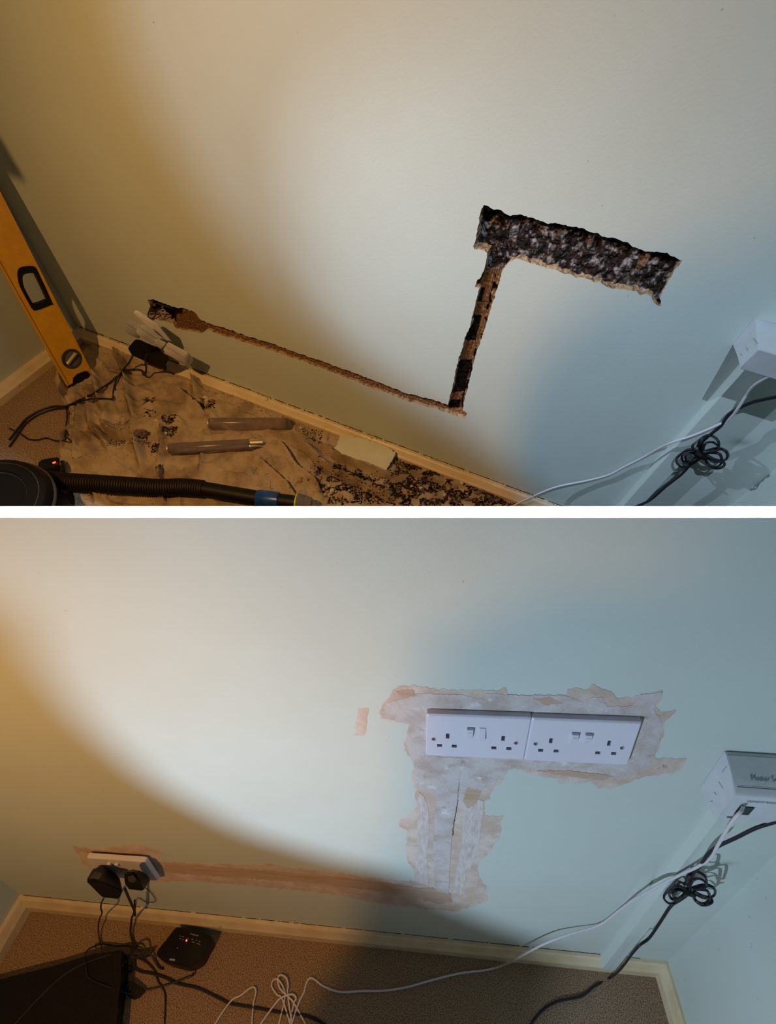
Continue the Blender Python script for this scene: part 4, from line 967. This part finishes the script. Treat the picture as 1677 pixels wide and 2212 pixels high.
# cut-out wall flake leaning on the skirting
FLK = [(733.7,943),(745,942),(759,941),(778,947),(790,949),(809,956.6),(820,959),(832.6,964),(843,970),(854,976),(852,985),(848,993.4),(842,1003),(836.4,1012.8),(832.6,1024.4),(822,1020),(813,1020.5),(800,1013),(786,1009),(775,1004),(762.8,1003),(750,996),(735.7,993.4),(728,986),(720,982),(718,972),(723,966),(728.5,960.5)]
FLKJ = jag(FLK, 1.7, 3.4, 8)
n0 = U.f(725,975,.016); n1 = U.w(835,962,U.t*.7); n2 = U.f(830,1022,.016)
pn = np.cross(n1-n0, n2-n0); pn /= np.linalg.norm(pn); pn = pn if pn[2]>0 else -pn
def onpl(px, py): 
    d = U.dir(px,py); t = ((n0-U.C)@pn)/(d@pn); return U.C+d*t
top_ = [onpl(x,y) for x,y in FLKJ]
th = thing('wall_fragment', 'flat pale green painted plaster piece with ragged edges leaning on the skirting', 'plaster piece', U, onpl(785,985))
bm = bmesh.new(); prism(bm, top_, tuple(-pn*.0012)); part('painted_face', bm, mat('painted_flake', (0.60,0.63,0.50,1), .7, .2, var=(0.52,0.54,0.42,1), vscale=12, bump=.1), U, th)
bm = bmesh.new(); c0 = np.mean(top_, axis=0); rr_ = random.Random(3)
prism(bm, [c0+(p-c0)*rr_.uniform(.97,1.035)-pn*.0013 for p in top_], tuple(-pn*.007)); part('plaster_back', bm, M['plaster_c'] if False else M['stone'], U, th)['label'] = 'crumbly dark back'

# ------------------------------------------------------------------ upper: clear tool tubes
def clear_tube(label, a, b, rad, cap_at_b, bits):
    a, b = np.array(a), np.array(b); th = thing('tool_tube', label, 'plastic tube', U, (a+b)/2)
    ax = (b-a)/np.linalg.norm(b-a); L_ = np.linalg.norm(b-a)
    bm = bmesh.new(); n = 60
    def rf(s, i):
        if s<.02: return rad*.8
        if s<.04: return rad*.97
        if .055<s<.075 or .095<s<.11: return rad*.96
        return rad
    path = [a+(b-a)*i/n for i in range(n+1)]
    tube(bm, path, rad, 20, caps=not bits, rfun=rf)
    part('tube', bm, M['clear'], U, th, True)
    bm = bmesh.new(); tube(bm, [a+ax*.001, a+ax*.004], rad*.9, 20); part('end_cap', bm, M['steel'], U, th, True)['label'] = 'shiny end rim'
    if bits:
        e1 = np.cross(ax, [0,0,1]); e1 /= np.linalg.norm(e1)
        bm = bmesh.new(); p = b+e1*rad*.35; q_ = b+ax*.034+e1*rad*.35
        tube(bm, [a+ax*.02+e1*rad*.35, q_], rad*.36, 6); part('chisel_bit', bm, M['steel'], U, th)['label'] = 'flat ended steel bit'
        bm = bmesh.new(); p = b-e1*rad*.45
        tube(bm, [a+ax*.02-e1*rad*.45, p+ax*.004, p+ax*.028], rad*.36, 6, rfun=lambda s,i: [rad*.36,rad*.36,rad*.04][i]); part('chisel_bit', bm, M['steel'], U, th)['label'] = 'pointed steel bit'
    else:
        bm = bmesh.new()
        tube(bm, [b, b+ax*.006, b+ax*.012], rad, 20, rfun=lambda s,i: [rad,rad*.92,rad*.55][i]); part('end_plug', bm, M['clear'], U, th, True)
        bm = bmesh.new(); tube(bm, [b+ax*.0005, b+ax*.005], rad*.55, 12); part('opening', bm, M['dirt'], U, th)
R1 = .0148
clear_tube('empty smoky clear plastic tool tube, the one nearer the skirting', U.f(450,915,.028), U.f(618,914.5,.028), R1, True, False)
clear_tube('smoky clear plastic tool tube with two steel bits sticking out', U.f(362,970,.028), U.f(538,960,.028), R1*.93, False, True)

# ------------------------------------------------------------------ upper: spirit level
A0 = U.f(201,808,.012); B0 = U.f(149,836,.012); T0 = U.on(43.5,498,2,.355)
ld = T0-A0; Ln = np.linalg.norm(ld); ld /= Ln
wd_ = B0-A0; Wd = np.linalg.norm(wd_); 
lvw = wd_-ld*(wd_@ld); wd_ = wd_  # keep the measured end cut
def LV(u, v, d=0.0):            # u across 0..1, v along metres from the foot, d towards the back
    return A0+wd_*u+ld*v+nl*d
nl = np.cross(wd_, ld); nl /= np.linalg.norm(nl); nl = nl if nl[0]<0 else -nl
TH = .011
print('level', Ln, Wd, nl, T0)
th = thing('spirit_level', 'yellow spirit level standing on end and leaning into the left corner', 'spirit level', U, A0)
LT = Ln+.20
def lpx(px, py): # pixel to (u,v) on the level face
    d = U.dir(px,py); t = ((A0-U.C)@nl)/(d@nl); P = U.C+d*t-A0
    s = np.linalg.lstsq(np.c_[wd_, ld], P, rcond=None)[0]; return s[0], s[1]
hh = [lpx(*p) for p in [(45,577),(66,574),(76,577),(83,589),(112,652),(111,658),(79,670),(70,668),(62,655),(44,622),(38,600),(38,585)]]
hole_l = [tuple(p) for p in smooth_path([(min(max(u,.08),.97),v) for u,v in hh], .045, True)]
outer = [(0,0),(1,0),(1,LT),(0,LT)]
vial = [(lambda c,t:(c[0]+.36*math.cos(t), c[1]+.36*Wd*math.sin(t)))(lpx(155,775),t) for t in np.linspace(0,2*PI,21)[:-1]]
low = [lpx(*p) for p in [(157,828),(158,816),(166,808),(183,801),(190,802),(193,808),(192,816)]]
pts = [Vector(p) for p in outer]; ed = [(i,(i+1)%4) for i in range(4)]; hs = []
for hl in (hole_l, vial):
    b0 = len(pts); pts += [Vector((float(p[0]), float(p[1]))) for p in hl]; ed += [(b0+i, b0+(i+1)%len(hl)) for i in range(len(hl))]; hs.append([(float(a),float(b)) for a,b in hl])
vv, ee, ff, *_ = delaunay_2d_cdt(pts, ed, [], 0, 1e-6)
cent = np.array([[sum(vv[i].x for i in f)/len(f), sum(vv[i].y for i in f)/len(f)] for f in ff]); inside = inpoly(cent, [tuple(map(float,p)) for p in outer])
for hl in hs: inside &= ~inpoly(cent, hl)
bm = bmesh.new()
for dd in (0, TH):
    bvv = [bm.verts.new(V(LV(v.x, v.y, dd))) for v in vv]
    for f, k in zip(ff, inside):
        if k: bm.faces.new([bvv[i] for i in f])
for loop in (outer, *hs):
    a = [bm.verts.new(V(LV(*p,0))) for p in loop]; b = [bm.verts.new(V(LV(*p,TH))) for p in loop]
    for i in range(len(loop)): bm.faces.new((a[i],a[(i+1)%len(loop)],b[(i+1)%len(loop)],b[i]))
bmesh.ops.remove_doubles(bm, verts=bm.verts[:], dist=1e-5)
part('body', bm, M['yellow'], U, th)
bm = bmesh.new()
for s0, s1 in ((1.0,1.03),):
    prism(bm, [LV(s0,0,-.0004),LV(s0,LT,-.0004),LV(s1,LT,.002),LV(s1,0,.002)], tuple(nl*(TH-.002)))
part('edge_rail', bm, M['yellow_d'], U, th)
bm = bmesh.new(); prism(bm, [LV(.955,0,-.0005),LV(.955,LT,-.0005),LV(.967,LT,-.0005),LV(.967,0,-.0005)], tuple(-nl*.0004)); part('groove', bm, M['dirt'], U, th)
# hand grip ring
def ring_part(name, loop, k_in, d0, d1, m):
    c = np.mean(loop, axis=0); bm = bmesh.new(); o_ = loop; i_ = [tuple(c+(np.array(p)-c)*k_in) for p in loop]; n = len(loop)
    rr_ = [[bm.verts.new(V(LV(*p, d))) for p in lp] for lp, d in ((o_,d0),(i_,d0),(i_,d1),(o_,d1))]
    for a, b in zip(rr_, rr_[1:]+rr_[:1]):
        for i in range(n): bm.faces.new((a[i],a[(i+1)%n],b[(i+1)%n],b[i]))
    return part(name, bm, m, U, th, True)
hsm = [tuple(p) for p in smooth_path([(a,b) for a,b in hole_l], .03, True)]
ring_part('hand_grip', hole_l, .70, -.0012, TH+.001, M['black'])
ring_part('vial_ring', vial, .86, -.0012, TH+.001, M['dkgrey'])
bm = bmesh.new(); bm.faces.new([bm.verts.new(V(LV(*p,.004))) for p in vial]); part('vial_plate', bm, mat('dusty_window', (0.16,0.15,0.12,1), .4, .4, var=(0.10,0.09,0.07,1), vscale=60), U, th)
c = np.mean(vial, axis=0); bm = bmesh.new(); tube(bm, [LV(c[0]-.22,c[1]+.10*Wd,.001), LV(c[0]+.22,c[1]-.10*Wd,.001)], .0045, 10); part('vial', bm, mat('vial_fluid', (0.35,0.36,0.16,1), .15, .5), U, th, True)
bm = bmesh.new(); prism(bm, [LV(float(a),float(b),-.0003) for a,b in low], tuple(nl*.002-nl*.003)); part('foot_pad', bm, M['black'], U, th)
bm = bmesh.new(); prism(bm, [LV(-.01,-.004,-.001),LV(1.03,-.004,-.001),LV(1.03,.004,-.001),LV(-.01,.004,-.001)], tuple(nl*(TH+.002))); part('end_cap', bm, M['black'], U, th)

# ------------------------------------------------------------------ upper: plug adapters on the wall
def adap(name, label, pts, m, bev=.0018, detail=None, cat='plug'):
    P = [U.w(*p) for p in pts]; th = thing(name, label, cat, U, np.mean(P, axis=0))
    part('body', hull(P, bev, 2), m, U, th, True)
    if detail:
        bm = bmesh.new()
        for a, b in detail: tube(bm, [U.w(*a), U.w(*b)], .0004, 4)
        part('seam', bm, M['dkgrey'], U, th)
    return th
adap('plug_adapter','cream white flat adapter, topmost and lit brightest in the plug pile', [(287,676,.075),(291,669,.070),(300,672,.070),(342,701,.062),(335,709,.066),(340,722,.05),(362,738,.045),(368,733,.042),(340,704,.030),(345,706,.03)], M['white'])
adap('plug_adapter','grey white adapter at the left end of the plug pile', [(264,705,.095),(279,691,.085),(304,701,.07),(300,712,.075),(302,732,.07),(298,731,.072),(276,722,.09),(290,712,.05)], M['boxw'], detail=[((271,699,.0925),(297,714,.083))])
adap('plug_adapter','rounded grey white adapter in the middle of the plug pile', [(294,715,.088),(299,707,.086),(306,701,.082),(318,702,.078),(333,713,.072),(343,728,.068),(336,737,.07),(328,743,.074),(311,731,.084),(296,722,.090),(330,725,.04),(316,712,.04)], M['boxw'], .003, detail=[((300,706,.088),(340,734,.075))])
adap('plug_adapter','small grey block adapter between the rounded and the long one', [(339,730,.072),(361,741,.062),(349,755,.068),(329,743,.078),(334,737,.078),(355,745,.04)], M['boxw'])
adap('plug_adapter','long white adapter at the right end of the plug pile', [(363,738,.075),(407,762,.066),(395,779,.070),(392,784,.068),(351,756,.078),(370,771,.070),(407,794,.050),(420,778,.045),(410,764,.040),(380,752,.03)], M['white'], detail=[((357,747,.0795),(398,773,.0715)),((413,770,.054),(404,788,.060))])
adap('power_plug','black square adapter below the left of the plug pile', [(275,752,.09),(292,732,.08),(305,734,.075),(334,752,.07),(320,784,.07),(283,767,.085),(312,758,.03)], M['black'], .002)
adap('power_plug','black round shouldered plug below the right of the plug pile', [(318,762,.085),(341,755,.075),(368,772,.065),(360,789,.06),(349,795,.062),(322,789,.075),(340,775,.03)], M['black'], .003)
adap('socket_strip','dark socket block on the skirting behind the plug pile', [(300,733,.06),(345,752,.06),(352,768,.03),(310,765,.03),(318,786,.04),(362,800,.035)], M['black'], .002, cat='socket')
def drape(pts, r):
    """pixel path (x, y, z) laid so that it never sinks into the dust sheet"""
    pp = smooth_path([np.array(p, float) for p in pts], 5); out = []
    for x, y, z in pp:
        for _ in range(4):
            w_ = U.f(x, y, z); inside = inpoly([w_[:2]], polj)[0]
            zc = (cloth_h([w_[:2]])[0] if inside else 0.0)+r*1.1
            z = max(z, zc)
        out.append([x, y, z])
    zz = [o_[2] for o_ in out]
    for i in range(len(out)): out[i][2] = max(zz[i], sum(zz[max(0,i-3):i+4])/len(zz[max(0,i-3):i+4]))
    return [U.f(*o_) for o_ in out]
def P_(x,y,z): return U.f(x,y,z)
cable('power_cable','black cable from the plug pile sweeping over the dust sheet to the left',U,[U.w(318,765,.09),U.w(314,775,.09)]+drape([(316,795,.05),(314,810,.03),(309,808,.02),(306,800,.02),(290,798,.02),(275,800,.02),(255,812,.02),(235,828,.02),(205,848,.02),(170,865,.02),(143,877,.012),(120,877,.006),(90,885,.004),(60,902,.004),(45,918,.004),(20,950,.004)],.0024), .0024, M['cableb'])
cable('power_cable','second black cable crossing the dust sheet with a sharp bend',U,[U.w(290,762,.08)]+drape([(280,782,.05),(265,800,.03),(252,820,.02),(245,845,.02),(243,861,.02),(225,861,.02),(195,862,.02),(165,870,.02),(140,879,.012),(110,885,.005),(80,897,.004),(55,915,.004),(44,930,.004),(20,965,.004)],.0022), .0022, M['cableb'])
cable('power_cable','black cable trailing down at the edge of the dust sheet',U,drape([(144,880,.01),(145,900,.01),(143,920,.01),(141,942,.006),(141,950,.004),(120,952,.004),(100,946,.004),(80,950,.004),(60,948,.004),(46,938,.004),(20,925,.004)],.002), .0020, M['cableb'])

# ------------------------------------------------------------------ upper: vacuum cleaner hose
def zr(px,py,z): return U.f(px,py,z)
RH = .0205
hp_ = [zr(40,1020,.045),zr(90,1033,.045),zr(140,1040,.045),zr(200,1044,.042),zr(280,1049,.040),zr(340,1053,.038),zr(395,1052,.038),zr(441,1056,.038)]
th = thing('vacuum_hose', 'black ribbed vacuum hose with blue tape lying across the dust sheet', 'hose', U, zr(300,1050,.03))
P = smooth_path(hp_, .0011); bm = bmesh.new()
tube(bm, P, RH, 18, rfun=lambda s,i: RH*(1.0 if (i%5)<3 else .88)); part('ribbed_hose', bm, M['hose'], U, th, True)
a = np.array(zr(438,1056,.038)); b = np.array(zr(556,1076,.038)); c = np.array(zr(603,1081,.038)); e = np.array(zr(640,1086,.040)); e2 = np.array(zr(690,1093,.040))
bm = bmesh.new(); tube(bm, [a,a+(b-a)*.5,b], RH*.86, 20); tube(bm, [c,c+(e-c)*.5,e], RH*.80, 20); part('pipe', bm, M['black'], U, th, True)
bm = bmesh.new(); tube(bm, [b-(b-a)*.01,b+(c-b)*.03,b+(c-b)*.97,c], RH*.95, 24, rfun=lambda s,i: [RH*.87,RH*.97,RH*.96,RH*.86][i]); part('tape_wrap', bm, M['blue'], U, th, True)['label'] = 'bright blue tape wrap'
bm = bmesh.new(); ax = (e2-e)/np.linalg.norm(e2-e); tube(bm, [e,e+ax*.003], RH*1.15, 24); part('ring', bm, M['lime'], U, th, True)['label'] = 'lime yellow ring'
bm = bmesh.new(); tube(bm, [e+ax*.003,e+ax*.02,e+ax*.035], RH*1.1, 24, rfun=lambda s,i: [RH*1.1,RH*1.0,RH*.8][i]); part('nozzle', bm, M['clear'], U, th, True)['label'] = 'clear nozzle'
# vacuum body: dark drum at the lower left corner with rim rings and a red light
th = thing('vacuum_cleaner', 'dark vacuum cleaner drum in the bottom left corner with a red light', 'vacuum cleaner', U, zr(60,1100,0))
cc_ = zr(40,1150,.0)
bm = bmesh.new(); n = 48; cz = [(.0,.118),(.10,.118),(.115,.112),(.118,.100),(.120,.080),(.114,.076),(.114,.0)]
cx_, cy_ = float(cc_[0]), float(cc_[1])
rings = [[bm.verts.new((cx_+rad*math.cos(2*PI*k/n), cy_+rad*math.sin(2*PI*k/n), z)) for k in range(n)] for z, rad in cz]
for ra, rb in zip(rings, rings[1:]):
    for k in range(n): bm.faces.new((ra[k], ra[(k+1)%n], rb[(k+1)%n], rb[k]))
part('drum', bm, M['black'], U, th, True)
for rad, z, rr_ in ((.120,.095,.003),(.100,.116,.0022),(.078,.1145,.0018)):
    bm = bmesh.new(); tube(bm, [(cx_+rad*math.cos(t), cy_+rad*math.sin(t), z) for t in np.linspace(0,2*PI,65)[:-1]], rr_, 8, closed=True); part('rim_ring', bm, M['dkgrey'], U, th, True)
P = [zr(x,y,z) for x,y,z in [(85,993,.05),(105,988,.055),(128,986,.055),(130,1010,.055),(128,1024,.03),(80,1020,.03),(82,1005,.02),(128,1000,.02)]]
part('switch_housing', hull(P, .003, 2), M['black'], U, th, True)
bm = bmesh.new(); tube(bm, [zr(114,1000.5,.058), zr(120,998,.058)], .0016, 8); part('indicator_light', bm, M['redled'], U, th, True)['label'] = 'glowing red light'
